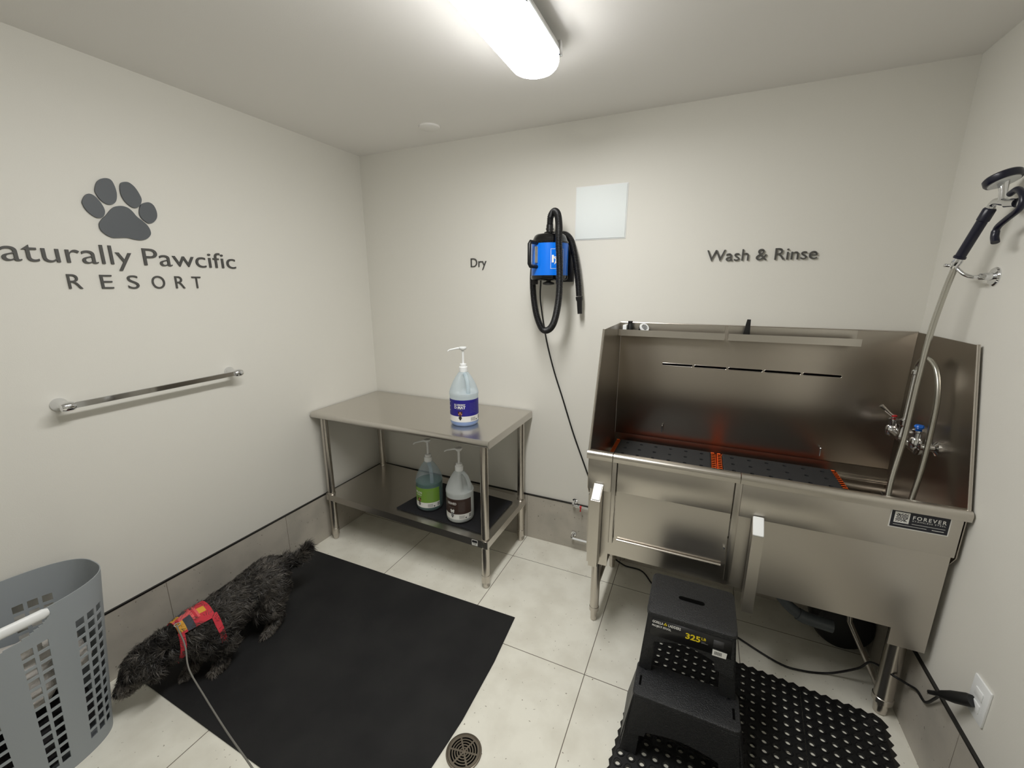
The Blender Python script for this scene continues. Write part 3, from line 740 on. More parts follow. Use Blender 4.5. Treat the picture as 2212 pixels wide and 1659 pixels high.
# ------------------------------------------------------------------ sprayer, hose and wall hook
sp = thing('shower_sprayer', (2.82, -.45, 1.65), 'chrome hand sprayer with dark blue grip and long flexible hose', 'sprayer')
hb = (2.815, -.375, 1.668)
hose = smoothpts([(fx, -.200, 1.272), (fx, -.203, 1.294), (fx+.003, -.225, 1.318), (fx+.008, -.262, 1.322), (fx+.016, -.305, 1.290), (fx+.020, -.340, 1.21), (fx+.016, -.362, 1.09), (fx+.006, -.385, .96), (2.822, -.42, .83), (2.80, -.46, .775),
                  (2.765, -.49, .765), (2.745, -.47, .80), (2.752, -.43, .90), (2.776, -.39, 1.06), (2.785, -.37, 1.25), (2.795, -.355, 1.42), (2.806, -.358, 1.56), (2.813, -.370, 1.645)], 10)
P = resample(hose, .003)
MB('hose').tube(P, .009, 12, rr=[.0095 if i % 2 else .0082 for i in range(len(P))]).build('hose', sp, 80)
g0 = Vector(hb); g1 = Vector((2.840, -.425, 1.812))
gd = (g1-g0).normalized()
MB('chrome').tube([g0-gd*.030, g0-gd*.008, g0+gd*.006], .012, 16, rr=[.0105, .014, .012]).build('hose_nut', sp)
MB('navy').tube([g0+gd*.002, g0+gd*.008, g0+gd*.010, g0+gd*.116, g0+gd*.118, g0+gd*.150, g0+gd*.154], .014, 20, rr=[.016, .016, .0135, .0135, .0155, .0155, .013]).build('grip', sp)
k0 = g0+gd*.152
MB('chrome').tube(smoothpts([k0, k0+gd*.012, Vector((2.840, -.448, 1.826)), Vector((2.840, -.480, 1.820)), Vector((2.840, -.520, 1.810))], 6), .0105, 16).build('neck', sp)
hd = Vector((2.838, -.458, 1.884)); ax0 = Vector((.26, -.30, -.92)).normalized()
zq = ax0.to_track_quat('Z', 'Y').to_matrix()
MB('chrome').tube([Vector((2.840, -.478, 1.822)), Vector((2.840, -.470, 1.850)), hd+ax0*.004], .010, 14, rr=[.011, .009, .014]).build('head_stem', sp)
b = MB('white').lathe(hd, [(.001, .0085), (.024, .0085), (.0335, .0100), (.0335, .002)], 32, axis=zq); b.build('spray_plate', sp)
MB('navy').lathe(hd, [(.032, .008), (.038, .008), (.041, .003), (.041, -.010), (.037, -.014), (.002, -.015)], 36, axis=zq).build('rubber_ring', sp)
MB('chrome').tube([Vector((2.840, -.505, 1.812)), Vector((2.840, -.550, 1.806))], .0125, 14).build('trigger_pivot', sp)
lv = smoothpts([Vector((2.840, y, z)) for y, z in ((-.505, 1.836), (-.535, 1.843), (-.566, 1.820), (-.566, 1.790), (-.520, 1.768), (-.486, 1.750), (-.482, 1.728), (-.493, 1.707))], 6)
MB('navy').tube(lv, .0085, 12, rr=[.008]*(len(lv)-10)+[.0095]*10).build('trigger_lever', sp)
hk = thing('wall_hook', (W, -.405, 1.612), 'curved chrome wall hook holding the sprayer hose', 'hook')
MB('chrome').lathe((W, -.405, 1.612), [(.029, 0), (.029, -.003), (.026, -.007), (.012, -.010), (.0105, -.036), (.008, -.040)], 28, axis='x').build('flange', hk)
MB('chrome').tube(smoothpts([(W-.036, -.405, 1.612), (W-.055, -.402, 1.612), (W-.072, -.392, 1.622), (W-.083, -.375, 1.640), (W-.092, -.352, 1.648), (W-.106, -.350, 1.650)], 5), .0055, 12).build('arm', hk)

# ------------------------------------------------------------------ plumbing and cables below and beside the tub
for z, col_, lb in ((.314, 'red', 'small chrome supply valve at the top of the skirting beside the tub'), (.094, None, 'small chrome pipe elbow low on the skirting beside the tub')):
    v = thing('supply_valve', (1.482, -.008, z), lb, 'valve')
    MB('chrome').lathe((1.486, -.012, z+.010), [(.016, 0), (.016, -.003), (.008, -.004), (.008, -.012)], 20, axis='y').tube([(1.486, -.020, z+.010), (1.482, -.040, z), (1.490, -.045, z-.002)], .0085, 12).build('elbow', v, 50)
    MB('chrome' if col_ else 'white').tube([(1.488, -.045, z-.002), (1.700, -.045, z-.006)], .0062, 12).build('pipe', v)
    if col_:
        MB('chrome').lathe((1.50, -.045, z-.003), [(.009, 0), (.009, .012), (.0065, .012), (.0065, .02), (.009, .02), (.009, .026)], 12, axis='x').build('nut', v)
        MB('red').tube([(1.521, -.045, z-.003), (1.537, -.045, z-.004)], .008, 10).build('red_tag', v)
        MB('red').tube([(1.531, -.047, z-.008), (1.531, -.050, z-.030)], .0035, 8).build('lever', v)
w = thing('drain_pipe', (2.60, -.36, .2), 'grey plastic drain pipe hanging below the tub', 'pipe')
MB('pvc').tube(smoothpts([(2.40, -.35, .42), (2.46, -.35, .33), (2.53, -.35, .245), (2.585, -.35, .205)], 5), .022, 16).build('pipe', w, 50)
MB('pvc').tube([(2.575, -.35, .21), (2.60, -.35, .200), (2.66, -.35, .195), (2.70, -.35, .193)], .026, 20).build('coupling', w)
mt_ = thing('drain_pump', (2.78, -.165, 0), 'round black drain pump on the floor below the tub', 'pump')
MB('black').lathe((2.780, -.165, .1165), [(.06, -.075), (.105, -.07), (.115, -.05), (.115, .05), (.105, .06), (.03, .065)], 40, axis='y').build('housing', mt_)
MB('black').box(2.75, 2.81, -.20, -.13, .20, .30, .006).build('motor_box', mt_)
MB('tube').tube([(2.725, -.395, .385), (2.735, -.395, .27), (2.790, -.395, .16), (2.845, -.395, .05), (2.858, -.395, .02)], .010, 12)  .build('pipe', mt_, 50)
cp = smoothpts([(2.28, -.30, .007), (2.374, -.36, .007), (2.515, -.433, .007), (2.60, -.437, .007), (2.70, -.41, .012), (2.775, -.44, .10), (2.80, -.47, .17), (2.84, -.545, .20), (W-.02, -.555, .190), (W-.016, -.600, .215), (W-.016, -.655, .225), (W-.02, -.700, .285), (W-.03, -.735, .335), (W-.06, -.770, .365)], 8)
pc = thing('power_cord', (2.6, -.43, 0), 'black power cord looping from below the tub to the wall outlet', 'cord')
MB('cord').tube(cp, .0042, 8).build('cable', pc, 80)
p0, p1 = Vector((W-.06, -.770, .365)), Vector((W-.013, -.836, .432))
dv = (p1-p0)
MB('cord').tube([p0-dv*.15, p0+dv*.15, p0+dv*.2, p0+dv*.5, p0+dv*.9, p1], .015, 14, rr=[.006, .0075, .011, .016, .0175, .015]).build('plug', pc)
ol = thing('wall_outlet', (W, -.84, .44), 'white wall outlet with a black plug on the right wall', 'outlet')
MB('white').box(W-.006, W, -.877, -.803, .385, .502, .002).build('cover_plate', ol)
b = MB('white')
for z in (.423, .463): b.box(W-.009, W-.0055, -.857, -.823, z-.013, z+.013, .002)
b.build('socket', ol)

# ------------------------------------------------------------------ floor mats, drain, stool
b = MB('mat')
cor = [(.012, -1.606), (.45, -1.612), (.9, -1.618), (1.374, -1.622), (1.405, -1.20), (1.402, -.93), (1.383, -.668), (.9, -.677), (.4, -.684), (.012, -.690)]
b.prism(cor, FZ(0), .0005, .005)
b.build('m'); o = bpy.data.objects['m']; o.name = 'floor_mat'; tag(o, 'large plain black mat lying on the floor tiles by the dog', 'mat')
o = MB('mat').box(.25, 2.75, -3.25, -2.30, .0005, .006).build('unseen_reflection_mat'); tag(o, 'added black mat behind the viewer that darkens the steel reflections', 'mat')  # added out of view so the tub steel reflects a dark floor

am = MB('rubber'); NX, NY, pt = 23, 27, .0362; t0 = .012
mA = math.radians(-5.3); mo = Vector((1.990, -.463, 0)); ex = Vector((math.cos(mA), math.sin(mA), 0)); ey = Vector((math.sin(mA), -math.cos(mA), 0))
def mp_(u, v, z): return mo + ex*u + ey*v + Vector((0, 0, z))
bm = am.bm; off = .012
for i in range(NX):
    for j in range(NY):
        g_ = .0009 if (i in (15, 16) or j in (12, 13)) else 0
        ua, ub = off+i*pt+(g_ if i == 16 else 0), off+(i+1)*pt-(g_ if i == 15 else 0)
        va, vb = off+j*pt+(g_ if j == 13 else 0), off+(j+1)*pt-(g_ if j == 12 else 0)
        cu_, cv = (ua+ub)/2, (va+vb)/2; N = 16
        sq = [(ua+(ub-ua)*k/4, va) for k in range(4)] + [(ub, va+(vb-va)*k/4) for k in range(4)] + [(ub-(ub-ua)*k/4, vb) for k in range(4)] + [(ua, vb-(vb-va)*k/4) for k in range(4)]
        O = [bm.verts.new(mp_(x, y, t0-.003)) for x, y in sq]
        def rg(r_, z): return [bm.verts.new(mp_(cu_+r_*math.cos(-3*PI/4+2*PI*k/N), cv+r_*math.sin(-3*PI/4+2*PI*k/N), z)) for k in range(N)]
        R_ = [O, rg(.0155, t0-.003), rg(.0145, t0), rg(.0125, t0), rg(.0115, t0-.002), rg(.0092, t0-.002), rg(.0088, .0008)]
        for a_, c_ in zip(R_, R_[1:]):
            for k in range(N): bm.faces.new((a_[k], a_[(k+1) % N], c_[(k+1) % N], c_[k]))
uw, vw = NX*pt+2*off, NY*pt+2*off
def strip(fa, n_):
    # toothed bevelled edge
    for k in range(n_):
        a_, m2_, c_ = k/n_, (k+.5)/n_, (k+1)/n_
        i0, i1 = fa(a_, 0), fa(c_, 0); tp = fa(m2_, 1); l0, l1 = fa(a_, .35), fa(c_, .35)
        A_ = [bm.verts.new(mp_(*i0, t0-.003)), bm.verts.new(mp_(*i1, t0-.003)), bm.verts.new(mp_(*l1, .003)), bm.verts.new(mp_(*tp, .002)), bm.verts.new(mp_(*l0, .003))]
        bm.faces.new(A_)
        B_ = [bm.verts.new(mp_(*l1, .0005)), bm.verts.new(mp_(*tp, .0005)), bm.verts.new(mp_(*l0, .0005))]
        bm.faces.new((A_[2], B_[0], B_[1], A_[3])); bm.faces.new((A_[3], B_[1], B_[2], A_[4]))
te = .020
strip(lambda s_, o2: (off+s_*NX*pt, off-o2*te), NX)
strip(lambda s_, o2: (off+s_*NX*pt, off+NY*pt+o2*te), NX)
strip(lambda s_, o2: (off-o2*te*.6, off+s_*NY*pt), NY)
strip(lambda s_, o2: (off+NX*pt+o2*te, off+s_*NY*pt), NY)
bmesh.ops.remove_doubles(bm, verts=bm.verts, dist=.0002)
tag(am.build('drainage_mat'), 'black rubber drainage mat full of round holes under the stool', 'mat')

dn = thing('floor_drain', (1.466, -1.292, 0), 'round metal floor drain with concentric slots', 'drain')
cx_, cy_ = 1.466, -1.292
MB('hole_shade').lathe((cx_, cy_, 0), [(.058, .0004), (.058, .0012)], 40).build('sump', dn)
MB('bronze').lathe((cx_, cy_, 0), [(.058, .0008), (.0625, .0008), (.0625, .003), (.0605, .004), (.057, .004), (.055, .002), (.055, .0008)], 48).build('frame', dn)
b = MB('bronze')
def ringpart(r0, r1, z0=.0014, z1=.0032, n_=60):
    rr_ = [(r0, z0), (r1, z0), (r1, z1), (r0, z1)]
    R_ = [[b.bm.verts.new((cx_+r_*math.cos(k/n_*2*PI), cy_+r_*math.sin(k/n_*2*PI), z)) for k in range(n_)] for r_, z in rr_]
    b.loft(R_, closed=True)
for r0, r1 in ((.0, .006),): b.lathe((cx_, cy_, 0), [(.006, .0014), (.006, .0034), (.001, .0036)], 20)
for r0, r1 in ((.0115, .0155), (.0205, .0245), (.0295, .0335), (.0385, .0425), (.0475, .0555)): ringpart(r0, r1)
for k in range(6):
    a = k*PI/3+.2; d = Vector((math.cos(a), math.sin(a), 0)); n_ = Vector((-d.y, d.x, 0))*.003; c_ = Vector((cx_, cy_, 0))
    f_ = [c_+d*.004-n_, c_+d*.055-n_, c_+d*.055+n_, c_+d*.004+n_]
    b.loft([[b.bm.verts.new(p+Vector((0, 0, .0014))) for p in f_], [b.bm.verts.new(p+Vector((0, 0, .0033))) for p in f_]])
b.build('grille', dn)

# step stool
st_ = thing('step_stool', (2.14, -.95, .012), 'black plastic two-step stool standing on the drainage mat', 'stool')
zt, zl, z0 = .480, .240, .012
def slab(b, x0, x1, y0, y1, z, t, r_, holes=()):
    def outline(ins=0):
        out = []
        for cx2, cy2, a0_ in ((x1-r_, y1-r_, 0), (x0+r_, y1-r_, 90), (x0+r_, y0+r_, 180), (x1-r_, y0+r_, 270)):
            for k in range(6):
                a = math.radians(a0_+90*k/5); out.append((cx2+(r_-ins)*math.cos(a), cy2+(r_-ins)*math.sin(a)))
        return out
    R_ = []
    for ins, zz in ((0, z-t), (0, z-.005), (.0015, z-.0015), (.005, z)):
        R_.append([b.bm.verts.new((x, y, zz)) for x, y in outline(ins)])
    b.loft(R_, caps=True)
b = MB('stool', 'hole_shade'); slab(b, 2.000, 2.284, -.925, -.700, zt, .016, .022)
pl = [(2.175+.010*math.cos(a), -.810+.010*math.sin(a)) for a in [-PI/2+PI*j/8 for j in range(9)]] + [(2.108+.010*math.cos(a), -.810+.010*math.sin(a)) for a in [PI/2+PI*j/8 for j in range(9)]]
b.prism(pl, FZ(zt), .0002, .0006, 1); b.build('top_step', st_)  # black patch painted for the shade in the step's slot
b = MB('stool', 'hole_shade'); slab(b, 1.983, 2.312, -1.040, -.895, zl, .016, .018)
for x in (2.003, 2.293):
    b.prism([(x-.0035, -1.00), (x+.0035, -1.00), (x+.0035, -.960), (x-.0035, -.960)], FZ(zl), .0002, .0006, 1)
    b.prism([(x+(.012 if x < 2.1 else -.012)+.006*math.cos(k*PI/6), -.925+.006*math.sin(k*PI/6)) for k in range(12)], FZ(zl), .0002, .0006, 1)
b.build('lower_step', st_)
# splayed legs: panels made as lofted channels
def legpanel(b, top, bot, th):
    # top/bot : (x0,x1,y0,y1,z)
    r1_ = [b.bm.verts.new(p) for p in ((top[0], top[2], top[4]), (top[1], top[2], top[4]), (top[1], top[3], top[4]), (top[0], top[3], top[4]))]
    r2_ = [b.bm.verts.new(p) for p in ((bot[0], bot[2], bot[4]), (bot[1], bot[2], bot[4]), (bot[1], bot[3], bot[4]), (bot[0], bot[3], bot[4]))]
    b.loft([r1_, r2_])
def lerp(a, c_, t): return a+(c_-a)*t
# rear and mid legs of the high frame
XL, XR, XLb, XRb = 2.006, 2.278, 1.972, 2.322
for sx in (0, 1):
    for (yt0, yt1, yb0, yb1) in ((-.728, -.704, -.700, -.664), ):
        b = MB('stool')
        if sx == 0: legpanel(b, (XL, XL+.045, yt0, yt1, zt-.012), (XLb, XLb+.045, yb0, yb1, z0), 0)
        else: legpanel(b, (XR-.045, XR, yt0, yt1, zt-.012), (XRb-.045, XRb, yb0, yb1, z0), 0)
        b.build('rear_leg', st_)
    b = MB('stool')
    if sx == 0: legpanel(b, (XL, XL+.034, -.920, -.900, zt-.012), (XLb+.010, XLb+.050, -.935, -.900, z0), 0)
    else: legpanel(b, (XR-.044, XR, -.920, -.900, zt-.012), (XRb-.055, XRb-.004, -.935, -.900, z0), 0)
    b.build('middle_leg', st_)
    b = MB('stool')
    if sx == 0: legpanel(b, (1.988, 2.026, -1.034, -1.016, zl-.012), (1.958, 2.012, -1.062, -1.036, z0), 0)
    else: legpanel(b, (2.270, 2.308, -1.034, -1.016, zl-.012), (2.290, 2.338, -1.062, -1.036, z0), 0)
    b.build('front_leg', st_)
    # side walls
    s_ = -1 if sx == 0 else 1
    b = MB('stool')
    xt, xb = (XL, XLb) if sx == 0 else (XR, XRb)
    for (ya1, ya2, yb1_, yb2_, za_, zb2) in ((-.920, -.704, -.920, -.690, zt-.012, .36), (-.920, -.90, -.935, -.90, .36, z0), (-.735, -.70, -.71, -.664, .36, z0)):
        xa_, xb_ = lerp(xt, xb, (zt-za_)/zt), lerp(xt, xb, (zt-zb2)/zt)
        r1_ = [b.bm.verts.new(p) for p in ((xa_, ya1, za_), (xa_-s_*.004, ya1, za_), (xa_-s_*.004, ya2, za_), (xa_, ya2, za_))]
        r2_ = [b.bm.verts.new(p) for p in ((xb_, yb1_, zb2), (xb_-s_*.004, yb1_, zb2), (xb_-s_*.004, yb2_, zb2), (xb_, yb2_, zb2))]
        b.loft([r1_, r2_])
    xa_, xb_ = (1.986, 1.957) if sx == 0 else (2.309, 2.339)
    r1_ = [b.bm.verts.new(p) for p in ((xa_, -1.036, zl-.012), (xa_-s_*.004, -1.036, zl-.012), (xa_-s_*.004, -.90, zl-.012), (xa_, -.90, zl-.012))]
    r2_ = [b.bm.verts.new(p) for p in ((xb_, -1.062, .06), (xb_-s_*.004, -1.062, .06), (xb_-s_*.004, -.92, .10), (xb_, -.92, .10))]
    b.loft([r1_, r2_])
    b.build('side_wall', st_)
# label band under the top step, with arched lower edge
yb_ = -.921
arcp = [(2.010, zt-.014), (2.274, zt-.014), (2.284, .330), (2.228, .345), (2.222, .372)] + [(2.222-.19*k/8, .372+.022*math.sin(PI*k/8)) for k in range(1, 8)] + [(2.032, .372), (2.030, .345), (2.000, .330)]
MB('stool').prism(arcp, lambda u, v, d: (u, yb_-d-.01*(.47-v)/.1, v), 0, .004).build('front_band', st_)
arc2 = [(1.990, zl-.012), (2.306, zl-.012), (2.322, .085), (2.262, .095), (2.258, .112)] + [(2.258-.22*k/8, .112+.018*math.sin(PI*k/8)) for k in range(1, 8)] + [(2.038, .112), (2.034, .095), (1.975, .085)]
MB('stool').prism(arc2, lambda u, v, d: (u, -1.037-d-.022*(.228-v)/.2, v), 0, .004).build('lower_band', st_)
MB('stool').prism([(2.012, zt-.014), (2.27, zt-.014), (2.27, .40), (2.012, .40)], lambda u, v, d: (u, -.704+d, v), 0, .004).build('rear_band', st_)
b = MB('black', 'white_print', 'yellow', 'dark_print', 'grey_print', 'faint_print')
F_ = lambda u, v, d: (2.018+u, yb_-.0046-d-.01*(.47-(.398+v))/.1, .398+v)
b.prism([(0, 0), (.252, 0), (.250, .064), (.002, .064)], F_, 0, .0004)
b.text('GORILLA', lambda u, v, d: F_(.004+u, .047+v, .0006), width=.036, height=.0095, bold=.03, mi=1, res=2)
b.text('LADDERS', lambda u, v, d: F_(.056+u, .047+v, .0006), width=.040, height=.0095, bold=.03, mi=1, res=2)
b.text('PROJECT STOOL', lambda u, v, d: F_(.004+u, .034+v, .0006), width=.062, height=.0075, bold=.03, mi=1, res=2)
for k in range(3): b.prism([(.042+k*.0035, .046+(.002 if k != 1 else 0)), (.0445+k*.0035, .046), (.0445+k*.0035, .054+(.005 if k == 1 else 0)), (.042+k*.0035, .052+(.004 if k == 1 else 0))], F_, .0006, .0008, 2)
b.text('325', lambda u, v, d: F_(.112+u, .026+v, .0006), width=.046, height=.020, bold=.03, mi=2, res=3)
b.text('LB', lambda u, v, d: F_(.161+u, .037+v, .0006), width=.014, height=.009, bold=.02, mi=2, res=2)
b.prism([(.161, .030), (.174, .030), (.174, .0315), (.161, .0315)], F_, .0006, .0008, 4); b.prism([(.161, .026), (.182, .026), (.182, .0275), (.161, .0275)], F_, .0006, .0008, 4)
b.prism([(.004, .028), (.060, .028), (.060, .0292), (.004, .0292)], F_, .0006, .0008, 5)
b.prism([(.197, .026), (.228, .026), (.228, .052), (.197, .052)], F_, .0006, .0008, 5)
b.build('printed_label', st_, fix=False)
b = MB('white_print', 'dark_print')
b.prism([(.197, -.004), (.238, -.004), (.240, .016), (.197, .018)], F_, .0006, .0010)
for k in range(13): b.prism([(.203+k*.0017, .001), (.2037+k*.0017+(.0004 if k % 3 == 0 else 0), .001), (.2037+k*.0017+(.0004 if k % 3 == 0 else 0), .013), (.203+k*.0017, .013)], F_, .0010, .0012, 1)
b.build('barcode_sticker', st_)

# ------------------------------------------------------------------ laundry basket
bk = thing('laundry_basket', (.174, -1.973, 0), 'tall grey plastic laundry basket with square holes and white handle', 'basket')
bcx, bcy, ba, bb, bn, bkf, bh = .176, -1.973, .158, .305, 2.7, .775, .62
NS = 300
per = []
for k in range(4000):
    t = 2*PI*k/4000; c_, s_ = math.cos(t), math.sin(t)
    per.append((ba*math.copysign(abs(c_)**(2/bn), c_), bb*math.copysign(abs(s_)**(2/bn), s_)))
cum = [0]
for i in range(1, 4001): cum.append(cum[-1]+math.hypot(per[i % 4000][0]-per[i-1][0], per[i % 4000][1]-per[i-1][1]))
def at(s_):
    s_ = (s_ % 1)*cum[-1]; i = int(np.searchsorted(cum, s_)); return per[i % 4000]
def bpt(s_, z, th=0):
    x, y = at(s_); k = bkf+(1-bkf)*z/bh
    g_ = Vector((x/ba**2, y/bb**2, 0)).normalized()
    return Vector((bcx+x*k, bcy+y*k, z)) - g_*th
PER = cum[-1]
# hole columns: fractions of the perimeter, starting at +x side middle (s=0) and going towards +y
cols = []
cw_ = .0265/PER; gap = .010/PER
def group(sc, n_):
    for k in range(n_): cols.append(sc+(k-(n_-1)/2)*(cw_+gap))
import itertools
s_front = .0
sgr = [(-.032, 2), (.058, 2), (.156, 3), (.385, 3), (.480, 2), (.570, 2), (.660, 3), (.780, 3), (.880, 2)]
for s_, n_ in sgr: group(s_, n_)
edges_s = sorted({round(v % 1, 6) for c_ in cols for v in (c_-cw_/2, c_+cw_/2)})
ss_ = sorted(set(edges_s) | {k/160 for k in range(160) if all(abs(k/160-e_) > .002 for e_ in edges_s)})
rows = [(.052+.0365*k, .052+.0365*k+.0265) for k in range(13)]
zs_ = sorted({0.0, .004, .025, .600, .606, .612, .62} | {round(.5455+.0046*k, 4) for k in range(12)} | {v for r_ in rows for v in r_})
def hole(s_, z):
    if abs(((s_+.5) % 1)-.5) < .085 + .0*z:
        d = abs(((s_+.5) % 1)-.5)/.085
        if .600 > z > .600-.048*math.sqrt(max(0, 1-d**2)) - .001: return True
    for r0, r1 in rows:
        if r0 < z < r1:
            for c_ in cols:
                if abs(((s_-c_+.5) % 1)-.5) < cw_/2:
                    if r0 > .49 and min(abs(((s_+.5) % 1)-.5), 1) < .11: return False
                    return True
    return False
b = MB('grey_plastic'); V = {}
n_ = len(ss_)
def vv(i, j, t):
    key = (i % n_, j, t)
    if key not in V: V[key] = b.bm.verts.new(bpt(ss_[i % n_], zs_[j], t*.0028))
    return V[key]
solid = {}
for i in range(n_):
    sm = (ss_[i]+(ss_[(i+1) % n_]+(1 if i == n_-1 else 0)))/2
    for j in range(len(zs_)-1): solid[i, j] = not hole(sm, (zs_[j]+zs_[j+1])/2)
for (i, j), s_ in solid.items():
    if not s_: continue
    b.bm.faces.new((vv(i, j, 0), vv(i+1, j, 0), vv(i+1, j+1, 0), vv(i, j+1, 0)))
    b.bm.faces.new((vv(i, j, 1), vv(i, j+1, 1), vv(i+1, j+1, 1), vv(i+1, j, 1)))
    if not solid.get(((i+1) % n_, j), 0): b.bm.faces.new((vv(i+1, j, 0), vv(i+1, j, 1), vv(i+1, j+1, 1), vv(i+1, j+1, 0)))
    if not solid.get(((i-1) % n_, j), 0): b.bm.faces.new((vv(i, j, 0), vv(i, j+1, 0), vv(i, j+1, 1), vv(i, j, 1)))
    if not solid.get((i, j+1), 0): b.bm.faces.new((vv(i, j+1, 0), vv(i+1, j+1, 0), vv(i+1, j+1, 1), vv(i, j+1, 1)))
    if not solid.get((i, j-1), 0): b.bm.faces.new((vv(i, j, 0), vv(i, j, 1), vv(i+1, j, 1), vv(i+1, j, 0)))
b.bm.faces.new([vv(i, 1, 1) for i in range(n_)])
b.build('body', bk, 40)
hp = [bpt(-.085+.170*k/24, .606+.006*math.sin(PI*k/24), -.001) for k in range(25)]
b = MB('white'); R_ = []
for i, p in enumerate(hp):
    t = (hp[min(i+1, 24)]-hp[max(i-1, 0)]).normalized(); nrm = t.cross(Vector((0, 0, 1))).normalized(); f_ = 1 if 0 < i < 24 else .7
    R_.append([b.bm.verts.new(p+nrm*.0105*f_*math.cos(a)+Vector((0, 0, .0165*f_*math.sin(a)))) for a in [k/12*2*PI for k in range(12)]])
b.loft(R_).build('handle', bk, 60)
# towels inside
def clothlump(c, r, mats_, label, seed):
    rnd = random.Random(seed); b = MB(mats_)
    bmesh.ops.create_icosphere(b.bm, subdivisions=4, radius=1)
    ph = [rnd.uniform(0, 6) for _ in range(9)]
    for v in b.bm.verts:
        x, y, z = v.co
        k = 1+.10*math.sin(5*x+ph[0]+2*z)+.08*math.sin(9*y+ph[1]+3*x)+.07*math.sin(11*z+ph[2]-4*y)+.04*math.sin(19*x+ph[3])*math.sin(17*y+ph[4])
        sgn = lambda q: math.copysign(abs(q)**.75, q)
        v.co = Vector(c)+Vector((sgn(x)*r[0]*k, sgn(y)*r[1]*k, sgn(z)*r[2]*k))
    return tag(b.build('towel', None, 80), label, 'towel')
clothlump((.176, -1.973, .115), (.095, .195, .085), 'cloth_dark', 'dark towel at the bottom of the laundry basket', 3)
clothlump((.176, -1.965, .345), (.105, .205, .105), 'cloth', 'crumpled pale towel on top inside the laundry basket', 5)

# ------------------------------------------------------------------ the dog
dog = thing('dog', (.30, -1.35, 0), 'small shaggy black dog in a red harness sniffing beside the basket', 'dog')
def capsule(bm, a, b_, ra, rb, n=20, st=14):
    a, b_ = Vector(a), Vector(b_); t = b_-a; L = t.length
    q = t.to_track_quat('Z', 'Y').to_matrix() if L > 1e-5 else Matrix.Identity(3)
    rings = []
    prof = [(ra*math.cos(x), -ra*math.sin(x)) for x in [PI/2*.98*(1-k/6) for k in range(6)]] + [(ra+(rb-ra)*k/6, L*k/6) for k in range(7)] + [(rb*math.cos(x), L+rb*math.sin(x)) for x in [PI/2*.98*k/6 for k in range(1, 7)]]
    rings = [[bm.verts.new(a + q @ Vector((r_*math.cos(k/n*2*PI), r_*math.sin(k/n*2*PI), h))) for k in range(n)] for r_, h in prof]
    for r1_, r2_ in zip(rings, rings[1:]):
        for k in range(n): bm.faces.new((r1_[k], r1_[(k+1) % n], r2_[(k+1) % n], r2_[k]))
    bm.faces.new(list(reversed(rings[0]))); bm.faces.new(rings[-1])
J = dict(pel=(.270, -1.125, .205), mid=(.285, -1.265, .195), che=(.305, -1.40, .190), wit=(.300, -1.475, .212), neck=(.288, -1.540, .205), poll=(.262, -1.605, .190),
         head=(.250, -1.640, .168), muz=(.238, -1.680, .128), nose=(.232, -1.702, .106))
caps = [('pel', 'mid', .082, .080), ('mid', 'che', .080, .088), ('che', 'wit', .088, .072), ('wit', 'neck', .072, .058), ('neck', 'poll', .058, .055), ('poll', 'head', .055, .056), ('head', 'muz', .045, .030), ('muz', 'nose', .030, .021)]
bm = bmesh.new()
for a_, c_, r1_, r2_ in caps: capsule(bm, J[a_], J[c_], r1_, r2_)
legs = [[((.320, -1.150, .175), .072), ((.358, -1.215, .120), .050), ((.376, -1.175, .070), .027), ((.384, -1.235, .022), .017), ((.384, -1.262, .014), .014)],
        [((.225, -1.150, .175), .062), ((.210, -1.205, .120), .040), ((.200, -1.150, .070), .021), ((.205, -1.195, .022), .017), ((.208, -1.225, .014), .014)],
        [((.340, -1.445, .165), .072), ((.362, -1.410, .110), .046), ((.370, -1.432, .055), .028), ((.368, -1.450, .020), .019), ((.368, -1.470, .014), .016)],
        [((.265, -1.455, .160), .056), ((.262, -1.420, .105), .034), ((.268, -1.475, .050), .022), ((.275, -1.515, .020), .019), ((.278, -1.535, .014), .016)]]
for l in legs:
    for (p, ra), (q_, rb) in zip(l, l[1:]): capsule(bm, p, q_, ra, rb)
tail = [((.285, -1.055, .235), .026), ((.310, -1.020, .232), .018), ((.332, -.985, .245), .017), ((.345, -.965, .268), .016), ((.348, -.955, .285), .012)]
for (p, ra), (q_, rb) in zip(tail, tail[1:]): capsule(bm, p, q_, ra, rb)
for s_ in (-1, 1):   # hanging ears and brow
    capsule(bm, (.252+s_*.050, -1.615, .195), (.252+s_*.068, -1.632, .150), .016, .020)
    capsule(bm, (.244+s_*.022, -1.672, .165), (.244+s_*.018, -1.680, .158), .013, .012)
capsule(bm, (.238, -1.668, .110), (.234, -1.690, .088), .020, .014)      # lower jaw
me = bpy.data.meshes.new('dograw'); bm.to_mesh(me); bm.free()
ob = bpy.data.objects.new('dograw', me); COL.objects.link(ob)
md = ob.modifiers.new('r', 'REMESH'); md.mode = 'VOXEL'; md.voxel_size = .005; md.use_smooth_shade = True
sm = ob.modifiers.new('s', 'SMOOTH'); sm.factor = .6; sm.iterations = 7
dg = bpy.context.evaluated_depsgraph_get(); dm = bpy.data.meshes.new_from_object(ob.evaluated_get(dg)); bpy.data.objects.remove(ob)
m = M['coat'] = mat('dark_coat', (26, 23, 21), .6)
for v in dm.vertices: v.co -= dog.location
zmin = min(v.co.z for v in dm.vertices)
for v in dm.vertices: v.co.z += (.0075-zmin)*0
dm.materials.clear(); dm.materials.append(m); dm.name = 'dog_body'
body = bpy.data.objects.new('body', dm); COL.objects.link(body); body.parent = dog
OFF = Vector(dog.location)
V3 = np.array([v.co[:] for v in dm.vertices]) + np.array(OFF); TR = []
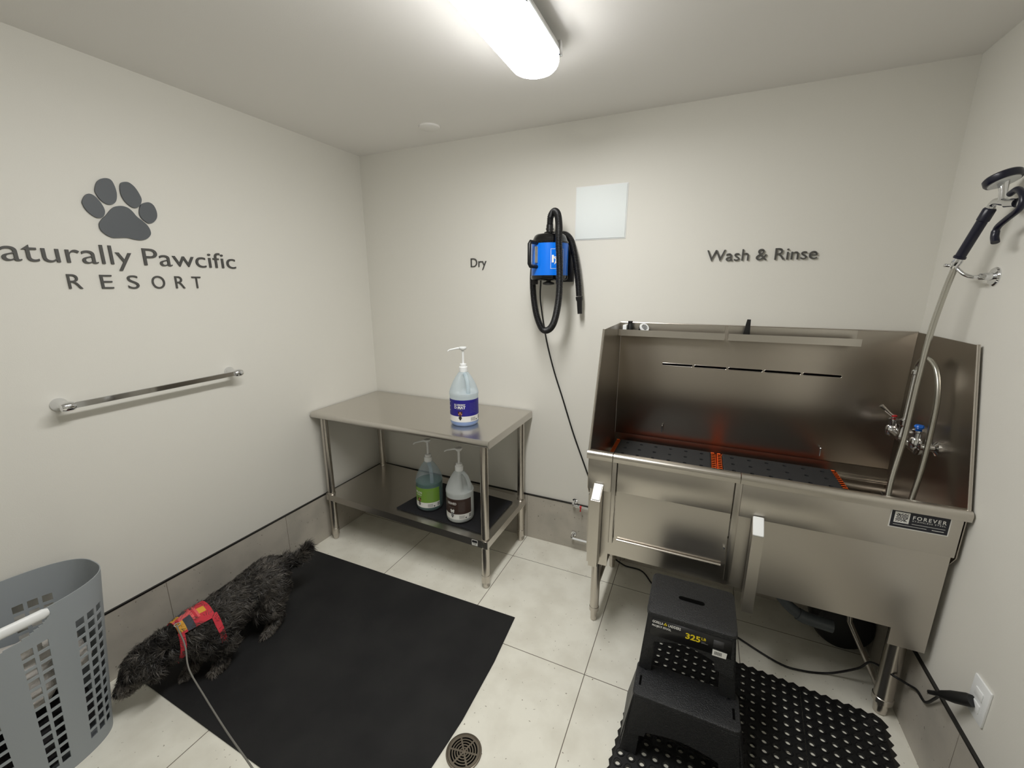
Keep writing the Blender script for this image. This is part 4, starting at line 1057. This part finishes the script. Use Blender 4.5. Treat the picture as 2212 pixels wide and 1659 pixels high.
for p in dm.polygons:
    vs_ = p.vertices
    for k in range(1, len(vs_)-1): TR.append((vs_[0], vs_[k], vs_[k+1]))
TR = np.array(TR); bvh = BVHTree.FromPolygons([tuple(v) for v in V3], [tuple(t) for t in TR.tolist()])
# face
for s_ in (-1, 1): MB('gloss_black').ball((.243+s_*.020, -1.690, .155), .0062).build('eye', dog)
MB('gloss_black').ball((.231, -1.722, .108), .0095, (1.1, .8, .8)).build('nose', dog)

# harness, wrapped on the coat by casting onto the body
axA, axB = Vector((.298, -1.428, .195)), Vector((.280, -1.570, .203))
def onbody(s_, phi, offn, lean=0):
    c_ = axA.lerp(axB, s_ + lean*(1-math.cos(phi))/2); d = (axB-axA).normalized()
    u_ = Vector((0, 0, 1)); u_ = (u_-d*u_.dot(d)).normalized(); v_ = u_.cross(d)
    if v_.x < 0: v_ = -v_
    dr_ = u_*math.cos(phi)+v_*math.sin(phi)
    hit = bvh.ray_cast(c_+dr_*.35, -dr_)
    p = hit[0] if hit[0] is not None else c_+dr_*.07
    if (p-c_).length > .115: p = c_+dr_*.09
    return p+dr_*offn, dr_
m = M['har_red'] = mat('red_harness_webbing', (196, 48, 62), .8); bump(m, noise(m, 600, 2).outputs[0], .5, .001)
M['har_dark'] = mat('slate_patch', (58, 62, 72), .8); M['har_yel'] = mat('yellow_patch', (214, 158, 58), .8); M['har_pink'] = mat('pink_patch', (218, 92, 94), .8)
hr = MB('har_red')
hmats = ['har_red', 'har_dark', 'har_yel', 'har_pink']
HAR = []
def sheet(name, s0, s1, p0_, p1_, ns, np_, lean=0, pick=None, offn=.014):
    b = MB(*hmats); G = []
    for i in range(ns+1):
        row = []
        for j in range(np_+1):
            ph = math.radians(p0_+(p1_-p0_)*j/np_); p, d = onbody(s0+(s1-s0)*i/ns, ph, offn, lean); row.append((p, d)); HAR.append(p)
        G.append(row)
    # smooth the radii a little
    for _ in range(3):
        G = [[((G[max(i-1, 0)][j][0]+G[min(i+1, ns)][j][0]+G[i][max(j-1, 0)][0]+G[i][min(j+1, np_)][0]+G[i][j][0]*2)/6 if 0 < i < ns and 0 < j < np_ else G[i][j][0], G[i][j][1]) for j in range(np_+1)] for i in range(ns+1)]
    A = [[b.bm.verts.new(p+d*.002) for p, d in r_] for r_ in G]; B = [[b.bm.verts.new(p-d*.002) for p, d in r_] for r_ in G]
    for i in range(ns):
        for j in range(np_):
            mi = pick(i/ns, j/np_) if pick else 0
            b.bm.faces.new((A[i][j], A[i+1][j], A[i+1][j+1], A[i][j+1])).material_index = mi
            b.bm.faces.new((B[i][j], B[i][j+1], B[i+1][j+1], B[i+1][j])).material_index = mi
    for i in range(ns):
        for j in (0, np_): b.bm.faces.new((A[i][j], A[i+1][j], B[i+1][j], B[i][j]))
    for j in range(np_):
        for i in (0, ns): b.bm.faces.new((A[i][j], A[i][j+1], B[i][j+1], B[i][j]))
    return b.build(name, dog, 50)
def pk(a, c_):
    if .50 < a < .72: return 1 if not .42 < c_ < .58 else 3
    if a > .78 and (.12 < c_ < .40 or .60 < c_ < .9): return 2
    if .12 < a < .3 and .55 < c_ < .75: return 2
    return 3 if a > .3 and .2 < c_ < .8 and int(a*14) % 3 else 0
sheet('harness_back_panel', -.05, .78, -48, 48, 14, 16, 0, pk)
sheet('harness_girth_strap', -.10, .06, 40, 320, 4, 48, -.1)
sheet('harness_neck_strap', .66, .79, 40, 320, 3, 48, .10, offn=.013)
sheet('harness_chest_strap', .0, .80, 165, 195, 8, 4, 0)
pr_, dr_ = onbody(.74, .35, .02)
MB('chrome').tube([pr_+Vector((.010*math.cos(a), .010*math.sin(a), .004)) for a in [k/14*2*PI for k in range(14)]], .0018, 8, closed=True).build('leash_ring', dog)

# fur: many short strands as one mesh
def furmesh(N):
    rng = np.random.default_rng(4)
    A, B, C_ = V3[TR[:, 0]], V3[TR[:, 1]], V3[TR[:, 2]]
    nr = np.cross(B-A, C_-A); ar = np.linalg.norm(nr, axis=1)
    idx = rng.choice(len(TR), N, p=ar/ar.sum()); u, v = rng.random(N), rng.random(N)
    f_ = u+v > 1; u[f_] = 1-u[f_]; v[f_] = 1-v[f_]
    P = A[idx]+(B-A)[idx]*u[:, None]+(C_-A)[idx]*v[:, None]; Nn = nr[idx]/ar[idx][:, None]
    x, y, z = P.T
    keep = np.ones(N, bool)
    Hh = np.array([tuple(h_) for h_ in HAR])
    for k in range(0, N, 2000):
        d2 = ((P[k:k+2000, None, :]-Hh[None])**2).sum(2).min(1); keep[k:k+2000] = d2 > .0125**2
    flow = np.stack([.15*np.sin(40*y+20*z)+.25*np.sign(x-.29)*(z < .22), .75+.35*np.sin(31*x+17*z), -.55+.25*np.sin(25*y+33*x)], 1)
    leg_ = (z < .10); flow[leg_] = [0, .1, -1]
    hd_ = y < -1.60; flow[hd_] = [0, .35, -.8]
    tl = y > -1.045; flow[tl] = [.35, .75, .1]
    cell = np.floor(P/.011).astype(int); hsh = (cell[:, 0]*73856093 ^ cell[:, 1]*19349663 ^ cell[:, 2]*83492791) % 4093
    tab = np.random.default_rng(9).normal(0, 1, (4093, 4)); flow += tab[hsh, :3]*.75*np.where(z < .06, .3, 1)[:, None]
    flow += rng.normal(0, .25, (N, 3))
    flow -= Nn*(flow*Nn).sum(1)[:, None]; flow /= np.linalg.norm(flow, axis=1)[:, None]+1e-9
    L = rng.uniform(.018, .034, N)*(1+.35*np.clip(tab[hsh, 3], -1, 1)); L[leg_] *= .62; L[hd_] *= .85; L[tl] *= 1.25; L[(z < .015)] *= .4; L[(y < -1.67)] *= .75
    d1 = Nn*.75+flow*.7; d1 /= np.linalg.norm(d1, axis=1)[:, None]; d2 = Nn*.25+flow*1.0+np.array([0, 0, -.25]); d2 /= np.linalg.norm(d2, axis=1)[:, None]
    P1 = P+d1*L[:, None]*.45; P2 = P1+d2*L[:, None]*.62
    sd = np.cross(d1, Nn+rng.normal(0, .5, (N, 3))); sd /= np.linalg.norm(sd, axis=1)[:, None]+1e-9; wd_ = rng.uniform(.0007, .0013, N)[:, None]
    P2[:, 2] = np.maximum(P2[:, 2], .007); P1[:, 2] = np.maximum(P1[:, 2], .0065); P2[:, 0] = np.maximum(P2[:, 0], .015)
    vs_ = np.stack([P-sd*wd_, P+sd*wd_, P1+sd*wd_*.9, P1-sd*wd_*.9, P2], 1)[keep]
    # coat patches: black-brown overall, greyer on haunch, muzzle, paws
    g_ = np.clip(.35+.4*np.sin(37*y+21*x)+.4*np.sin(61*z+33*x)+rng.normal(0,.25,N), 0, 1)*.42
    g_ += np.clip(tab[hsh, 3]-.6, 0, 1.5)*.45
    g_ += np.exp(-((x-.345)**2+(y+1.17)**2+(z-.15)**2)/.07**2)*.45
    g_ += np.where((z < .055), .9, 0)+np.where((y < -1.665) & (z < .15), .75, 0)+np.where((y < -1.56) & (z < .15), .2, 0)
    g_ = np.clip(g_*rng.uniform(.25, 1.3, N), 0, 1)[keep][:, None]
    base = np.array([.0075, .0065, .006])*rng.uniform(.5, 1.6, (len(g_), 1)); tip = np.array([.14, .125, .108])
    colr = base*(1-g_)+tip*g_
    n_ = len(vs_); verts = vs_.reshape(-1, 3)-np.array(OFF)
    me = bpy.data.meshes.new('fur')
    faces = []
    bi = np.arange(n_)*5
    me.from_pydata(verts.tolist(), [], np.stack([bi, bi+1, bi+2, bi+3], 1).tolist()+np.stack([bi+3, bi+2, bi+4], 1).tolist())
    at_ = me.attributes.new('coat', 'FLOAT_COLOR', 'POINT')
    cc_ = np.ones((n_*5, 4)); cc_[:, :3] = np.repeat(colr, 5, 0); at_.data.foreach_set('color', cc_.ravel())
    m = mat('fur_strands', (30, 28, 26), .5, spec=.45); a_ = nd(m, 'ShaderNodeAttribute', attribute_name='coat'); lk(m, a_.outputs['Color'], bsdf(m).inputs['Base Color'])
    me.materials.append(m); me.polygons.foreach_set('use_smooth', [True]*len(me.polygons))
    o = bpy.data.objects.new('fur', me); COL.objects.link(o); o.parent = dog
furmesh(75000)
# leash
M['leash'] = mat('grey_cord_leash', (120, 118, 112), .7)
lp = smoothpts([pr_+Vector((.008, -.006, .010)), (.395, -1.555, .245), (.468, -1.588, .200), (.60, -1.617, .178), (.824, -1.672, .200), (1.076, -1.745, .300), (1.359, -1.852, .500), (1.62, -2.0, .80)], 8)
tag(MB('leash').tube(lp, .0027, 8).build('leash', None, 80), 'thin grey cord leash running from the dog harness over the black mat', 'leash')
